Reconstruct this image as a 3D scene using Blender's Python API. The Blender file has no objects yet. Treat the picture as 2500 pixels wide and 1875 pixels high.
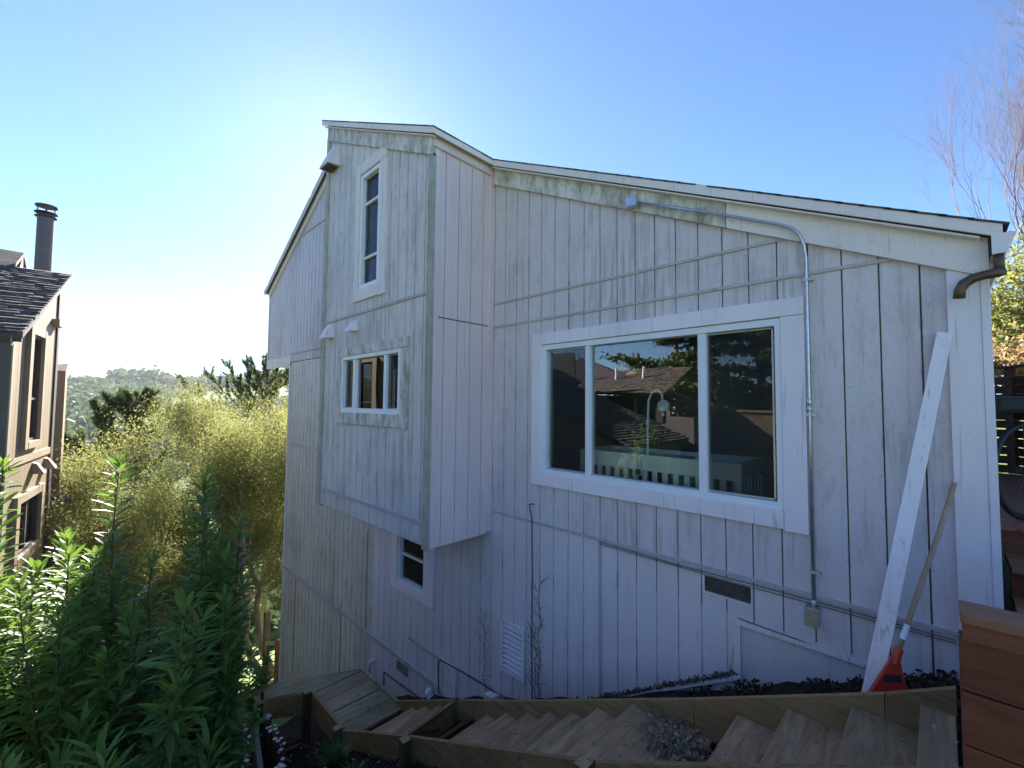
import bpy, math, random
import numpy as np
from mathutils import Vector, Matrix, noise
R=math.radians
random.seed(7); rng=np.random.default_rng(7)
S=bpy.context.scene; COL=S.collection

# ------------------------------------------------------------------ camera
PITCH,ROLL,PSI=0.0473,0.0095,0.7778
fw=Vector((-math.sin(PSI)*math.cos(PITCH),math.cos(PSI)*math.cos(PITCH),math.sin(PITCH)))
r0=Vector((math.cos(PSI),math.sin(PSI),0)); u0=r0.cross(fw)
rt=r0*math.cos(ROLL)+u0*math.sin(ROLL); up=u0*math.cos(ROLL)-r0*math.sin(ROLL)
cam=bpy.data.cameras.new('camera'); co=bpy.data.objects.new('camera',cam); COL.objects.link(co)
m=Matrix((rt,up,-fw)).transposed().to_4x4(); co.matrix_world=m
cam.sensor_width=36; cam.lens=1057.08/2500*36; cam.clip_start=0.05; cam.clip_end=6000
S.camera=co

# ------------------------------------------------------------------ sky, sun, exposure
SUN_EL,SUN_AZ=28.6,66.4           # azimuth: degrees from +Y towards -X
w=bpy.data.worlds.new('World'); S.world=w; w.use_nodes=True
nt=w.node_tree; bg=nt.nodes['Background']
sky=nt.nodes.new('ShaderNodeTexSky'); sky.sky_type='NISHITA'; sky.sun_disc=False
sky.sun_elevation=R(SUN_EL); sky.sun_rotation=R(-SUN_AZ)
sky.altitude=0; sky.air_density=0.8; sky.dust_density=0.10; sky.ozone_density=6.0
nt.links.new(sky.outputs[0],bg.inputs[0]); bg.inputs[1].default_value=0.055
sl=bpy.data.lights.new('sun','SUN'); sl.energy=5.0; sl.angle=R(0.5); sl.color=(1,0.93,0.82)
so=bpy.data.objects.new('sun',sl); COL.objects.link(so)
sd=Vector((-math.sin(R(SUN_AZ))*math.cos(R(SUN_EL)),math.cos(R(SUN_AZ))*math.cos(R(SUN_EL)),math.sin(R(SUN_EL))))
so.rotation_euler=sd.to_track_quat('Z','Y').to_euler()
vs=S.view_settings; vs.view_transform='Standard'; vs.look='None'; vs.gamma=1; vs.use_curve_mapping=False
vs.exposure=2.45
S.cycles.max_bounces=8; S.cycles.transparent_max_bounces=16; S.cycles.volume_bounces=0
S.cycles.use_denoising=True

# ------------------------------------------------------------------ materials
def nd(t,ty,**k):
    n=t.nodes.new(ty)
    for a,b in k.items(): setattr(n,a,b)
    return n
def base_mat(name,rough=.6,spec=.5):
    m=bpy.data.materials.new(name); m.use_nodes=True; t=m.node_tree
    b=t.nodes['Principled BSDF']; b.inputs['Roughness'].default_value=rough
    b.inputs['Specular IOR Level'].default_value=spec
    return m,t,b
def ramp(t,fac,stops):
    r=nd(t,'ShaderNodeValToRGB'); e=r.color_ramp.elements
    while len(e)<len(stops): e.new(.5)
    for x,(p,c) in zip(e,stops): x.position=p; x.color=(*c,1) if len(c)==3 else c
    t.links.new(fac,r.inputs[0]); return r.outputs[0]
def noise_tex(t,scale=(1,1,1),s=1,detail=4,rough=.55,loc=(0,0,0),dist=0,coord='Object'):
    tc=nd(t,'ShaderNodeTexCoord'); mp=nd(t,'ShaderNodeMapping'); mp.inputs['Scale'].default_value=scale; mp.inputs['Location'].default_value=loc
    t.links.new(tc.outputs[coord],mp.inputs[0]); n=nd(t,'ShaderNodeTexNoise'); n.inputs['Scale'].default_value=s
    n.inputs['Detail'].default_value=detail; n.inputs['Roughness'].default_value=rough; n.inputs['Distortion'].default_value=dist
    t.links.new(mp.outputs[0],n.inputs['Vector']); return n.outputs['Fac']
def mixc(t,fac,a,b,mode='MIX'):
    n=nd(t,'ShaderNodeMix',data_type='RGBA',blend_type=mode)
    for v,i in ((fac,0),(a,6),(b,7)):
        if hasattr(v,'is_linked') or hasattr(v,'node'): t.links.new(v,n.inputs[i])
        elif i==0: n.inputs[0].default_value=v
        else: n.inputs[i].default_value=(*v,1)
    return n.outputs[2]
def bump(t,b,h,strength=.3,dist=.01):
    n=nd(t,'ShaderNodeBump'); n.inputs['Strength'].default_value=strength; n.inputs['Distance'].default_value=dist
    t.links.new(h,n.inputs['Height']); t.links.new(n.outputs[0],b.inputs['Normal'])
def flat(name,c,rough=.6,spec=.5,metal=0,var=.15,scale=6):
    m,t,b=base_mat(name,rough,spec); b.inputs['Metallic'].default_value=metal
    n=noise_tex(t,s=scale)
    c2=tuple(x*(1-var) for x in c); c3=tuple(min(1,x*(1+var)) for x in c)
    t.links.new(ramp(t,n,[(.3,c2),(.7,c3)]),b.inputs['Base Color']); return m
def paint(name,c,stain=.45,green=.0,streak=(9,9,.7),rough=.62,seed=0,grain=.25,axis='z',lo=.5,groove=None):
    """weathered house paint: faded colour, run-down dirt streaks, mildew"""
    m,t,b=base_mat(name,rough,.35)
    lc=(seed*3.1,seed*1.7,seed*.9)
    n1=noise_tex(t,scale=(1.2,1.2,.5),s=1,detail=5,loc=lc)
    c1=ramp(t,n1,[(.3,tuple(x*.90 for x in c)),(.7,tuple(min(1,x*1.07) for x in c))])
    n2=noise_tex(t,scale=(streak[0]*2.2,streak[1]*2.2,streak[2]*1.3),s=1,detail=7,rough=.7,loc=lc)
    n3=noise_tex(t,scale=(.9,.9,.7),s=1,detail=4,loc=(5+seed,2,1))
    mm=nd(t,'ShaderNodeMath',operation='MULTIPLY'); t.links.new(n2,mm.inputs[0]); t.links.new(n3,mm.inputs[1])
    f=ramp(t,mm.outputs[0],[(.27,(0,0,0)),(.40,(stain*.75,)*3)])
    c2=mixc(t,f,c1,(.27,.25,.22))
    n7=noise_tex(t,scale=(38,38,1.4),s=1,detail=3,loc=(seed,1,7))          # thin rust and dirt runs
    c2=mixc(t,ramp(t,n7,[(.62,(0,0,0)),(.72,(.42,.42,.42))]),c2,(.24,.20,.165))
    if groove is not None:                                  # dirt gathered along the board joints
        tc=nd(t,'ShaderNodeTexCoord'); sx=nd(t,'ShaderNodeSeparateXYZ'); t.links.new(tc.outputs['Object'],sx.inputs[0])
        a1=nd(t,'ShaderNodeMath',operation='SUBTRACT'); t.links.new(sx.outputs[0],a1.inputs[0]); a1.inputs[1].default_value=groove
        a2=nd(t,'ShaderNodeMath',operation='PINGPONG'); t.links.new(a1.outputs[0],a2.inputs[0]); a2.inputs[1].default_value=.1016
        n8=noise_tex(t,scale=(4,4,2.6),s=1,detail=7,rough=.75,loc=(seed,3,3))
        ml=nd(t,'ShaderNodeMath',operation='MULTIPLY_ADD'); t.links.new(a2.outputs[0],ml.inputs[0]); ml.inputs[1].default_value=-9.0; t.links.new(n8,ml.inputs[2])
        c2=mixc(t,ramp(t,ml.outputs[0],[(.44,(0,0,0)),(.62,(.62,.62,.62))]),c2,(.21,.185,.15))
    if green>0:
        n4=noise_tex(t,scale=(7,7,2.6),s=1,detail=8,rough=.78,loc=(seed,9,4))
        g=ramp(t,n4,[(lo-.07,(0,0,0)),(lo+.14,(green,green,green))])
        c2=mixc(t,g,c2,(.21,.205,.125))
    n5=noise_tex(t,scale=(60,60,60),s=1,detail=2,loc=lc)          # flecks and nail marks
    f5=ramp(t,n5,[(.67,(0,0,0)),(.73,(min(.5,.12+stain*.6),)*3)])
    c3=mixc(t,f5,c2,(.16,.15,.14))
    t.links.new(c3,b.inputs['Base Color'])
    n6=noise_tex(t,scale=(14,14,90),s=1,detail=4)
    bump(t,b,n6,grain,.004)
    return m
def wood(name,c1,c2,scale=(1,1,1),rough=.75,gr=22,blotch=None,bf=.5,seed=0):
    m,t,b=base_mat(name,rough,.3)
    n=noise_tex(t,scale=tuple(gr*s for s in scale),s=1,detail=6,rough=.65,dist=.6,loc=(seed,0,0))
    c=ramp(t,n,[(.3,c1),(.68,c2)])
    n2=noise_tex(t,scale=(2.2,2.2,2.2),s=1,detail=5,loc=(seed+3,2,1))
    if blotch: c=mixc(t,ramp(t,n2,[(.45,(0,0,0)),(.66,(bf,bf,bf))]),c,blotch)
    oi=nd(t,'ShaderNodeObjectInfo'); mr=nd(t,'ShaderNodeMapRange'); mr.inputs['To Min'].default_value=.78; mr.inputs['To Max'].default_value=1.22
    t.links.new(oi.outputs['Random'],mr.inputs['Value']); cc=nd(t,'ShaderNodeCombineColor')
    for i_ in range(3): t.links.new(mr.outputs[0],cc.inputs[i_])
    c=mixc(t,1.0,c,cc.outputs[0],'MULTIPLY')
    n3=noise_tex(t,scale=(9,9,9),s=1,detail=2,loc=(seed,5,5)); c=mixc(t,ramp(t,n3,[(.72,(0,0,0)),(.78,(.7,.7,.7))]),c,tuple(x*.35 for x in c1))
    t.links.new(c,b.inputs['Base Color']); bump(t,b,n,.5,.005); return m
M={}
PC=(.68,.60,.625)
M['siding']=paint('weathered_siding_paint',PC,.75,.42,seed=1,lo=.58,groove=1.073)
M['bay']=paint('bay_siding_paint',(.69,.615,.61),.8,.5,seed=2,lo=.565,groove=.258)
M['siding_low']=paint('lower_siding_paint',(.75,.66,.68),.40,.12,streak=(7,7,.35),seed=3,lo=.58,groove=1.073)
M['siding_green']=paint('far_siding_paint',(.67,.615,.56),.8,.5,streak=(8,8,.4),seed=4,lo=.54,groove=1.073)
M['side']=paint('warm_bounce_side_paint',(.76,.60,.595),.25,.0,seed=5)  # pinker than the front: warm reflected light put into the colour
M['trim']=paint('trim_paint',(.82,.73,.71),.35,.30,seed=6,lo=.62)
M['frieze']=paint('mildewed_frieze_paint',(.76,.70,.66),.7,.85,streak=(6,6,1.6),seed=8,lo=.485)
M['algae']=paint('algae_board_paint',(.46,.46,.40),.7,.62,streak=(10,10,.5),seed=9,lo=.46)
M['clean']=paint('fresh_board_paint',(.85,.765,.81),.12,.0,seed=10)
M['scuffed']=paint('scuffed_white_paint',(.88,.79,.81),.45,.0,streak=(14,14,2.0),seed=18)
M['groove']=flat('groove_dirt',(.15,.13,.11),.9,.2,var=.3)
M['vinyl']=flat('white_vinyl',(.80,.80,.84),.35,.5,var=.03)
M['conc']=paint('painted_concrete',(.74,.64,.64),.25,.0,streak=(3,3,2),seed=12,grain=.6)
M['metal']=flat('galvanised_steel',(.55,.57,.60),.35,.5,metal=.85,var=.12,scale=20)
M['darkmetal']=flat('dark_wheel_metal',(.06,.06,.065),.4,.5,metal=.5)
M['black']=flat('black_rubber',(.02,.02,.022),.6)
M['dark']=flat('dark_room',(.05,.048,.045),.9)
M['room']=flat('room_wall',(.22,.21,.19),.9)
M['ceil']=flat('room_ceiling',(.5,.5,.48),.9)
M['white']=flat('white_furniture',(.78,.79,.78),.45,var=.03)
M['brownmetal']=flat('brown_downspout_metal',(.12,.075,.045),.45,.5,metal=.3,var=.35,scale=9)
M['shingle']=None
def shingle_mat(name,c1,c2,c3):
    m,t,b=base_mat(name,.9,.2)
    n=noise_tex(t,scale=(3.3,3.3,12),s=1,detail=5); n2=noise_tex(t,scale=(40,40,40),s=1,detail=3)
    c=ramp(t,n,[(.3,c1),(.5,c2),(.7,c3)]); c=mixc(t,ramp(t,n2,[(.4,(0,0,0)),(.7,(.4,.4,.4))]),c,c1)
    t.links.new(c,b.inputs['Base Color']); bump(t,b,n2,.5,.006); return m
M['shingle']=shingle_mat('asphalt_shingle',(.045,.045,.05),(.085,.08,.08),(.14,.13,.12))
M['shake']=shingle_mat('wood_shake',(.05,.04,.04),(.11,.09,.08),(.20,.165,.14))
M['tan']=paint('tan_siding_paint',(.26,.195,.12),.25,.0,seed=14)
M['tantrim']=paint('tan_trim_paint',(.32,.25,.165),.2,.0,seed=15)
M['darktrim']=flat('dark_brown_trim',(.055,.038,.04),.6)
M['brown_and_shaded']=paint('brown_and_shaded_siding_paint',(.10,.085,.075),.3,.0,seed=16)  # brown walls, also painted shade on one face of the tan house
M['tread']=wood('weathered_tread_wood',(.22,.115,.060),(.52,.32,.185),(1,.12,1),blotch=(.24,.165,.085),bf=.6)
M['landing']=wood('mossy_landing_wood',(.22,.16,.085),(.44,.33,.20),(1,.12,1),blotch=(.15,.145,.09),bf=.6,seed=2)
M['stringer']=wood('treated_board_wood',(.18,.11,.045),(.36,.235,.105),(.15,1,1),blotch=(.30,.12,.05),bf=.7,seed=4)
M['endgrain']=wood('cut_post_top',(.28,.19,.10),(.42,.30,.16),(1,1,1),seed=5)
M['post']=wood('green_post_wood',(.07,.06,.028),(.15,.11,.05),(1,1,.15),blotch=(.17,.065,.03),bf=.8,seed=6)
M['redwood']=wood('stained_redwood',(.10,.028,.015),(.20,.06,.03),(.12,1,1),rough=.5,seed=7,blotch=(.17,.06,.03),bf=.5)
M['redtread']=wood('stained_redwood_tread',(.20,.085,.05),(.34,.15,.085),(.12,1,1),rough=.5,seed=8)
M['broomwood']=wood('pale_handle_wood',(.42,.28,.16),(.60,.43,.27),(1,1,.1),rough=.5,blotch=(.30,.24,.2),bf=.4)
M['stake']=wood('log_stake_wood',(.10,.055,.04),(.24,.14,.09),(1,1,.2),seed=11)
M['stakeend']=flat('cut_stake_end',(.50,.46,.44),.7,var=.25,scale=30)
M['fence']=wood('fence_redwood',(.05,.025,.018),(.10,.05,.035),(.15,1,1),seed=12)
M['red']=flat('red_plastic',(.55,.035,.02),.35,.5,var=.15)
M['bluemetal']=flat('blue_frame_paint',(.03,.07,.22),.3,.5,var=.1)
M['greyboard']=wood('grey_blue_board',(.10,.12,.12),(.17,.19,.185),(1,1,.1),seed=13)
def bark(name,c1,c2):
    m,t,b=base_mat(name,.9,.2); n=noise_tex(t,scale=(9,9,3),s=1,detail=6)
    t.links.new(ramp(t,n,[(.3,c1),(.7,c2)]),b.inputs['Base Color']); bump(t,b,n,.6,.02); return m
M['bark']=bark('tree_bark',(.10,.08,.055),(.26,.21,.15))
M['palebark']=bark('pale_bark',(.22,.17,.16),(.42,.34,.32))
M['twig']=bark('pinkish_twig_bark',(.13,.09,.088),(.25,.19,.18))
M['strip']=paint('shadowed_strip_paint',(.52,.465,.475),.5,.2,seed=21)  # darker than the siding: shadow line of the ledges put into the colour
M['stem']=bark('shrub_stem_bark',(.07,.035,.02),(.16,.10,.05))
def leafm(name,c1,c2,rough=.45,trans=.45,tc=None,ns=3.0,coat=0,spec=.5):
    m,t,b=base_mat(name,rough,spec); n=noise_tex(t,s=ns,detail=3)
    geo=nd(t,'ShaderNodeNewGeometry')
    mx=nd(t,'ShaderNodeMath',operation='MULTIPLY_ADD'); mx.inputs[1].default_value=.45
    t.links.new(geo.outputs['Random Per Island'],mx.inputs[0]); 
    ms=nd(t,'ShaderNodeMath',operation='MULTIPLY'); ms.inputs[1].default_value=.75; t.links.new(n,ms.inputs[0]); t.links.new(ms.outputs[0],mx.inputs[2])
    c=ramp(t,mx.outputs[0],[(.3,c1),(.8,c2)])
    if name.startswith('glossy'): c=mixc(t,ramp(t,geo.outputs['Random Per Island'],[(.972,(0,0,0)),(.975,(1,1,1))]),c,(.22,.15,.05))
    t.links.new(c,b.inputs['Base Color'])
    tr=nd(t,'ShaderNodeBsdfTranslucent'); 
    tcol=mixc(t,.5,c,tc or tuple(min(1,x*1.6) for x in c2)); t.links.new(tcol,tr.inputs[0])
    ad=nd(t,'ShaderNodeMixShader'); ad.inputs[0].default_value=trans
    t.links.new(b.outputs[0],ad.inputs[1]); t.links.new(tr.outputs[0],ad.inputs[2])
    t.links.new(ad.outputs[0],t.nodes['Material Output'].inputs[0]); return m
M['leaf']=leafm('glossy_shrub_leaf',(.05,.105,.026),(.15,.24,.055),.50,.32,(.24,.38,.05),spec=.22)
M['oak']=leafm('sunlit_olive_leaf',(.15,.17,.055),(.25,.255,.095),.7,.45,(.36,.37,.12),spec=.15)
M['pine']=leafm('pine_needles',(.03,.06,.02),(.08,.11,.035),.5,.35,(.14,.18,.05))
M['cypress']=leafm('cypress_foliage',(.02,.05,.015),(.07,.10,.03),.6,.3)
M['wood']=leafm('distant_wood_foliage',(.028,.060,.026),(.075,.115,.045),.8,.25,ns=.02)
M['orange']=leafm('autumn_foliage',(.10,.12,.03),(.34,.20,.08),.6,.45,(.45,.28,.12))
M['fern']=leafm('bright_grass_leaf',(.03,.09,.015),(.08,.19,.03),.4,.35)
def glass(name,ior=1.5,add=.07,tint=(.94,.99,.97),ref=(1,1,1)):
    m=bpy.data.materials.new(name); m.use_nodes=True; t=m.node_tree; t.nodes.remove(t.nodes['Principled BSDF'])
    g=nd(t,'ShaderNodeBsdfGlossy'); g.inputs['Roughness'].default_value=.0; g.inputs[0].default_value=(*ref,1)
    tr=nd(t,'ShaderNodeBsdfTransparent'); tr.inputs[0].default_value=(*tint,1)
    fr=nd(t,'ShaderNodeFresnel'); fr.inputs[0].default_value=ior
    ad=nd(t,'ShaderNodeMath',operation='ADD',use_clamp=True); ad.inputs[1].default_value=add; t.links.new(fr.outputs[0],ad.inputs[0])
    mx=nd(t,'ShaderNodeMixShader'); t.links.new(ad.outputs[0],mx.inputs[0]); t.links.new(tr.outputs[0],mx.inputs[1]); t.links.new(g.outputs[0],mx.inputs[2])
    # slight waviness of real panes
    n=noise_tex(t,s=1.6,detail=1); bp=nd(t,'ShaderNodeBump'); bp.inputs['Strength'].default_value=.06; bp.inputs['Distance'].default_value=.02
    t.links.new(n,bp.inputs['Height']); t.links.new(bp.outputs[0],g.inputs['Normal'])
    t.links.new(mx.outputs[0],t.nodes['Material Output'].inputs[0]); return m
M['glass']=glass('window_glass')
def screenm():
    m=bpy.data.materials.new('insect_screen'); m.use_nodes=True; t=m.node_tree; b=t.nodes['Principled BSDF']
    b.inputs['Base Color'].default_value=(.02,.02,.022,1); b.inputs['Roughness'].default_value=.7
    tr=nd(t,'ShaderNodeBsdfTransparent'); mx=nd(t,'ShaderNodeMixShader'); mx.inputs[0].default_value=.25
    t.links.new(tr.outputs[0],mx.inputs[1]); t.links.new(b.outputs[0],mx.inputs[2]); t.links.new(mx.outputs[0],t.nodes['Material Output'].inputs[0]); return m
M['screen']=screenm()
def soilm():
    m,t,b=base_mat('garden_soil',.95,.2); n=noise_tex(t,s=14,detail=7); n2=noise_tex(t,s=90,detail=3)
    c=ramp(t,n,[(.3,(.020,.016,.013)),(.6,(.055,.042,.032)),(.8,(.10,.078,.055))])
    t.links.new(c,b.inputs['Base Color']); 
    a=nd(t,'ShaderNodeMath',operation='ADD'); t.links.new(n,a.inputs[0]); t.links.new(n2,a.inputs[1]); bump(t,b,a.outputs[0],1,.03); return m
M['soil']=soilm()
def terrainm():
    m,t,b=base_mat('hillside_grass',.95,.15)
    n=noise_tex(t,s=.02,detail=7,rough=.6); n2=noise_tex(t,s=.4,detail=6)
    c=ramp(t,n,[(.35,(.06,.09,.028)),(.52,(.12,.17,.05)),(.68,(.19,.22,.08))])
    c=mixc(t,ramp(t,n2,[(.4,(0,0,0)),(.65,(.6,.6,.6))]),c,(.05,.075,.02))
    t.links.new(c,b.inputs['Base Color']); return m
M['terrain']=terrainm()

# ------------------------------------------------------------------ mesh helpers
ORG={}
class MB:
    def __init__(s): s.v=[]; s.f=[]
    def add(s,vs,fs):
        o=len(s.v); s.v+= [tuple(p) for p in vs]; s.f+= [tuple(i+o for i in q) for q in fs]
    def hexa(s,p):   # p: 8 points, bottom 4 then top 4 in the same winding
        s.add(p,[(0,3,2,1),(4,5,6,7),(0,1,5,4),(1,2,6,5),(2,3,7,6),(3,0,4,7)])
    def box(s,a,b):
        x0,y0,z0=a; x1,y1,z1=b
        s.hexa([(x0,y0,z0),(x1,y0,z0),(x1,y1,z0),(x0,y1,z0),(x0,y0,z1),(x1,y0,z1),(x1,y1,z1),(x0,y1,z1)])
    def bar(s,p,q,wd,ht,upv=(0,0,1)):
        p=Vector(p);q=Vector(q); d=(q-p).normalized(); u=Vector(upv); sd_=d.cross(u)
        if sd_.length<1e-4: sd_=d.cross(Vector((0,1,0)))
        sd_.normalize(); u=sd_.cross(d); a=sd_*wd/2; b=u*ht/2
        s.hexa([p-a-b,p+a-b,q+a-b,q-a-b,p-a+b,p+a+b,q+a+b,q-a+b])
    def tube(s,pts,rad,n=6,cap=True):
        pts=[Vector(p) for p in pts]
        if not hasattr(rad,'__len__'): rad=[rad]*len(pts)
        o=len(s.v); ref=None
        for i,p in enumerate(pts):
            d=(pts[min(i+1,len(pts)-1)]-pts[max(i-1,0)])
            if d.length<1e-9: d=Vector((0,0,1))
            d.normalize()
            if ref is None:
                ref=d.cross(Vector((0,0,1)));
                if ref.length<.05: ref=d.cross(Vector((1,0,0)))
            ref=(ref-d*ref.dot(d)); ref.normalize(); b=d.cross(ref)
            for k_ in range(n):
                a=2*math.pi*k_/n; s.v.append(tuple(p+(ref*math.cos(a)+b*math.sin(a))*rad[i]))
        for i in range(len(pts)-1):
            for k_ in range(n):
                a=o+i*n+k_; b_=o+i*n+(k_+1)%n; s.f.append((a,b_,b_+n,a+n))
        if cap:
            s.f.append(tuple(o+k_ for k_ in range(n))[::-1]); s.f.append(tuple(o+(len(pts)-1)*n+k_ for k_ in range(n)))
    def torus(s,c,ax1,ax2,Rr,r,n=36,mm=7,a0=0,a1=2*math.pi):
        c=Vector(c);ax1=Vector(ax1);ax2=Vector(ax2)
        pts=[c+(ax1*math.cos(a0+(a1-a0)*i/n)+ax2*math.sin(a0+(a1-a0)*i/n))*Rr for i in range(n+1)]
        s.tube(pts,r,mm,False)
    def lathe(s,c,prof,n=20,ax=None):
        c=Vector(c); q=Vector(ax or (0,0,1)).normalized().to_track_quat('Z','Y'); o=len(s.v)
        for r_,z_ in prof:
            for k_ in range(n):
                a=2*math.pi*k_/n; s.v.append(tuple(c+q@Vector((r_*math.cos(a),r_*math.sin(a),z_))))
        for i in range(len(prof)-1):
            for k_ in range(n):
                a=o+i*n+k_; b_=o+i*n+(k_+1)%n; s.f.append((a,b_,b_+n,a+n))
        s.f.append(tuple(o+k_ for k_ in range(n))[::-1]); s.f.append(tuple(o+(len(prof)-1)*n+k_ for k_ in range(n)))
    def build(s,name,mat,parent=None,smooth=False,bevel=0):
        org=ORG.get(parent.name,(0,0,0)) if parent else (0,0,0)
        me=bpy.data.meshes.new(name); va=np.array(s.v,dtype=float)-np.array(org)
        me.from_pydata(va.tolist(),[],s.f); me.materials.append(mat); me.validate(); me.update()
        o=bpy.data.objects.new(name,me); COL.objects.link(o)
        if parent: o.parent=parent; ORG[o.name]=org
        if smooth:
            for p in me.polygons: p.use_smooth=True
        if bevel:
            b=o.modifiers.new('bevel','BEVEL'); b.width=bevel; b.segments=2; b.limit_method='ANGLE'; b.angle_limit=R(40)
        return o
def fast_mesh(name,V,nv,mat,parent=None,idx=None):
    """V: (n*nv,3) vertices, faces of nv corners each, in order"""
    org=ORG.get(parent.name,(0,0,0)) if parent else (0,0,0)
    V=np.asarray(V,dtype=np.float32)-np.array(org,dtype=np.float32); n=(len(V) if idx is None else len(idx))//nv
    me=bpy.data.meshes.new(name); me.vertices.add(len(V)); me.vertices.foreach_set('co',V.ravel())
    me.loops.add(n*nv); me.loops.foreach_set('vertex_index',np.arange(n*nv,dtype=np.int32) if idx is None else idx.astype(np.int32))
    me.polygons.add(n); me.polygons.foreach_set('loop_start',np.arange(0,n*nv,nv,dtype=np.int32))
    me.update(calc_edges=True); me.materials.append(mat)
    o=bpy.data.objects.new(name,me); COL.objects.link(o)
    if parent: o.parent=parent; ORG[o.name]=org
    return o
def thing(name,label,cat,loc,group=None):
    o=bpy.data.objects.new(name,None); COL.objects.link(o); o.location=loc; o['label']=label; o['category']=cat
    if group: o['group']=group
    ORG[o.name]=tuple(loc); return o
def tag(o,label=None,cat=None,group=None,kind=None):
    for k_,v_ in (('label',label),('category',cat),('group',group),('kind',kind)):
        if v_: o[k_]=v_
    return o
class Plane:
    """a wall face: u along it, z up, w outwards"""
    def __init__(s,O,d,n): s.O=Vector((O[0],O[1],0)); s.d=Vector((*d,0)); s.n=Vector((*n,0))
    def p(s,u,z,w_=0): return s.O+s.d*u+s.n*w_+Vector((0,0,z))
    def box(s,mb,u0_,u1,z0,z1,w0,w1): s.trap(mb,u0_,u1,z0,z0,z1,z1,w0,w1)
    def trap(s,mb,ua,ub,za,zb,ta,tb,w0,w1):
        P=s.p; mb.hexa([P(ua,za,w1),P(ub,zb,w1),P(ub,zb,w0),P(ua,za,w0),P(ua,ta,w1),P(ub,tb,w1),P(ub,tb,w0),P(ua,ta,w0)])
    def poly(s,mb,pts,w0,w1):
        n=len(pts); mb.add([s.p(u,z,w1) for u,z in pts]+[s.p(u,z,w0) for u,z in pts],
            [tuple(range(n)),tuple(range(2*n-1,n-1,-1))]+[(i,i+n,(i+1)%n+n,(i+1)%n) for i in range(n)])
    def panel(s,mb,ua,ub,bot,top,holes=(),w0=-.012,w1=0,gap=.0095,step=.2032,off=0,knots=()):
        br={round(ua,5):0,round(ub,5):0}
        for q in list(knots)+[h[0] for h in holes]+[h[1] for h in holes]:
            if ua<q<ub: br[round(q,5)]=0
        if gap:
            k_=math.ceil((ua-off)/step)
            while off+k_*step<ub-.01:
                q=off+k_*step
                if q>ua+.01: br[round(q,5)]=1
                k_+=1
        xs=sorted(br)
        for a,b in zip(xs,xs[1:]):
            if b-a<.004: continue
            aa=a+(gap/2 if br[a] else 0); bb=b-(gap/2 if br[b] else 0)
            mid=(a+b)/2; cur=[(bot(aa),bot(bb),top(aa),top(bb))]
            for h0,h1,z0,z1 in holes:
                if h0-1e-4<=mid<=h1+1e-4:
                    nx=[]
                    for c in cur:
                        if z1<=min(c[0],c[1]) or z0>=max(c[2],c[3]): nx.append(c); continue
                        if z0>min(c[0],c[1])+.005: nx.append((c[0],c[1],z0,z0))
                        if z1<max(c[2],c[3])-.005: nx.append((z1,z1,c[2],c[3]))
                    cur=nx
            for c in cur:
                if c[2]-c[0]>.003 or c[3]-c[1]>.003: s.trap(mb,aa,bb,c[0],c[1],c[2],c[3],w0,w1)
def shingles(name,mat,parent,P0,ax_u,ax_s,lu,ls,ex=.14,tab=.3,th=.012,jit=.02,seed=1):
    """courses of overlapping tabs; P0 eave corner, ax_u along the eave, ax_s up the slope"""
    rr=random.Random(seed); mb=MB(); P0=Vector(P0);ax_u=Vector(ax_u).normalized();ax_s=Vector(ax_s).normalized(); nn=ax_u.cross(ax_s)
    if nn.z<0: nn=-nn
    k_=0; s_=0.
    while s_<ls:
        u_=-rr.uniform(0,tab)
        while u_<lu:
            wd=tab*rr.uniform(.6,1.3); a=max(0,u_); b=min(lu,u_+wd-.006); u_+=wd
            if b-a<.02: continue
            j=rr.uniform(-jit,jit); t_=th*rr.uniform(.8,1.5)
            e0=P0+ax_s*(s_+j); e1=P0+ax_s*min(ls,s_+ex*1.25)
            lo=nn*.004; hi=nn*(.010+t_); h2=nn*.012
            mb.hexa([e0+ax_u*a+lo,e0+ax_u*b+lo,e1+ax_u*b,e1+ax_u*a,e0+ax_u*a+hi,e0+ax_u*b+hi,e1+ax_u*b+h2,e1+ax_u*a+h2])
        s_+=ex
    return mb.build(name,mat,parent)

# ------------------------------------------------------------------ terrain
def ground(x,y):
    if x>=0: z=-1.85+.12*min(x,12)+.02*max(0,min(x,200)-12)
    else:
        s_=-x
        if s_<25: z=-1.85-.453*s_
        elif s_<110: t_=(s_-25)/85; z=-13.2-26*(t_-.25*t_*t_*1.2)
        else: z=-31.4
        if s_>110:
            t_=min(1,(s_-110)/520); z+=t_*(31.4+15+44*max(-.3,min(.7,y/s_)))*(t_**.25)
            z+=noise.noise(Vector((x*.008,y*.008,3)))*7*min(1,t_*2)+noise.noise(Vector((x*.03,y*.03,1)))*3
            if s_>640: z-= (s_-640)*.12
    if s_far(x,y)>30: z+=noise.noise(Vector((x*.02,y*.02,0)))*2.0
    return z
def s_far(x,y): return math.hypot(x,y)
rad=[0,.6,1.2,2,3,4,5,6,7.5,9,11,13,16,20,25,31,38,46,56,68,82,98,116,136,158,182,208,236,266,298,332,368,406,446,488,532,578,626,676,740,820]
NA=180; mb=MB(); mb.v.append((0,0,ground(0,0)))
for r_ in rad[1:]:
    for k_ in range(NA):
        a=2*math.pi*k_/NA; x,y=r_*math.cos(a),r_*math.sin(a); mb.v.append((x,y,ground(x,y)))
for k_ in range(NA): mb.f.append((0,1+k_,1+(k_+1)%NA))
for i in range(len(rad)-2):
    for k_ in range(NA):
        a=1+i*NA+k_; b=1+i*NA+(k_+1)%NA; mb.f.append((a,a+NA,b+NA,b))
tag(mb.build('ground',M['terrain'],smooth=True),kind='structure')
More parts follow.
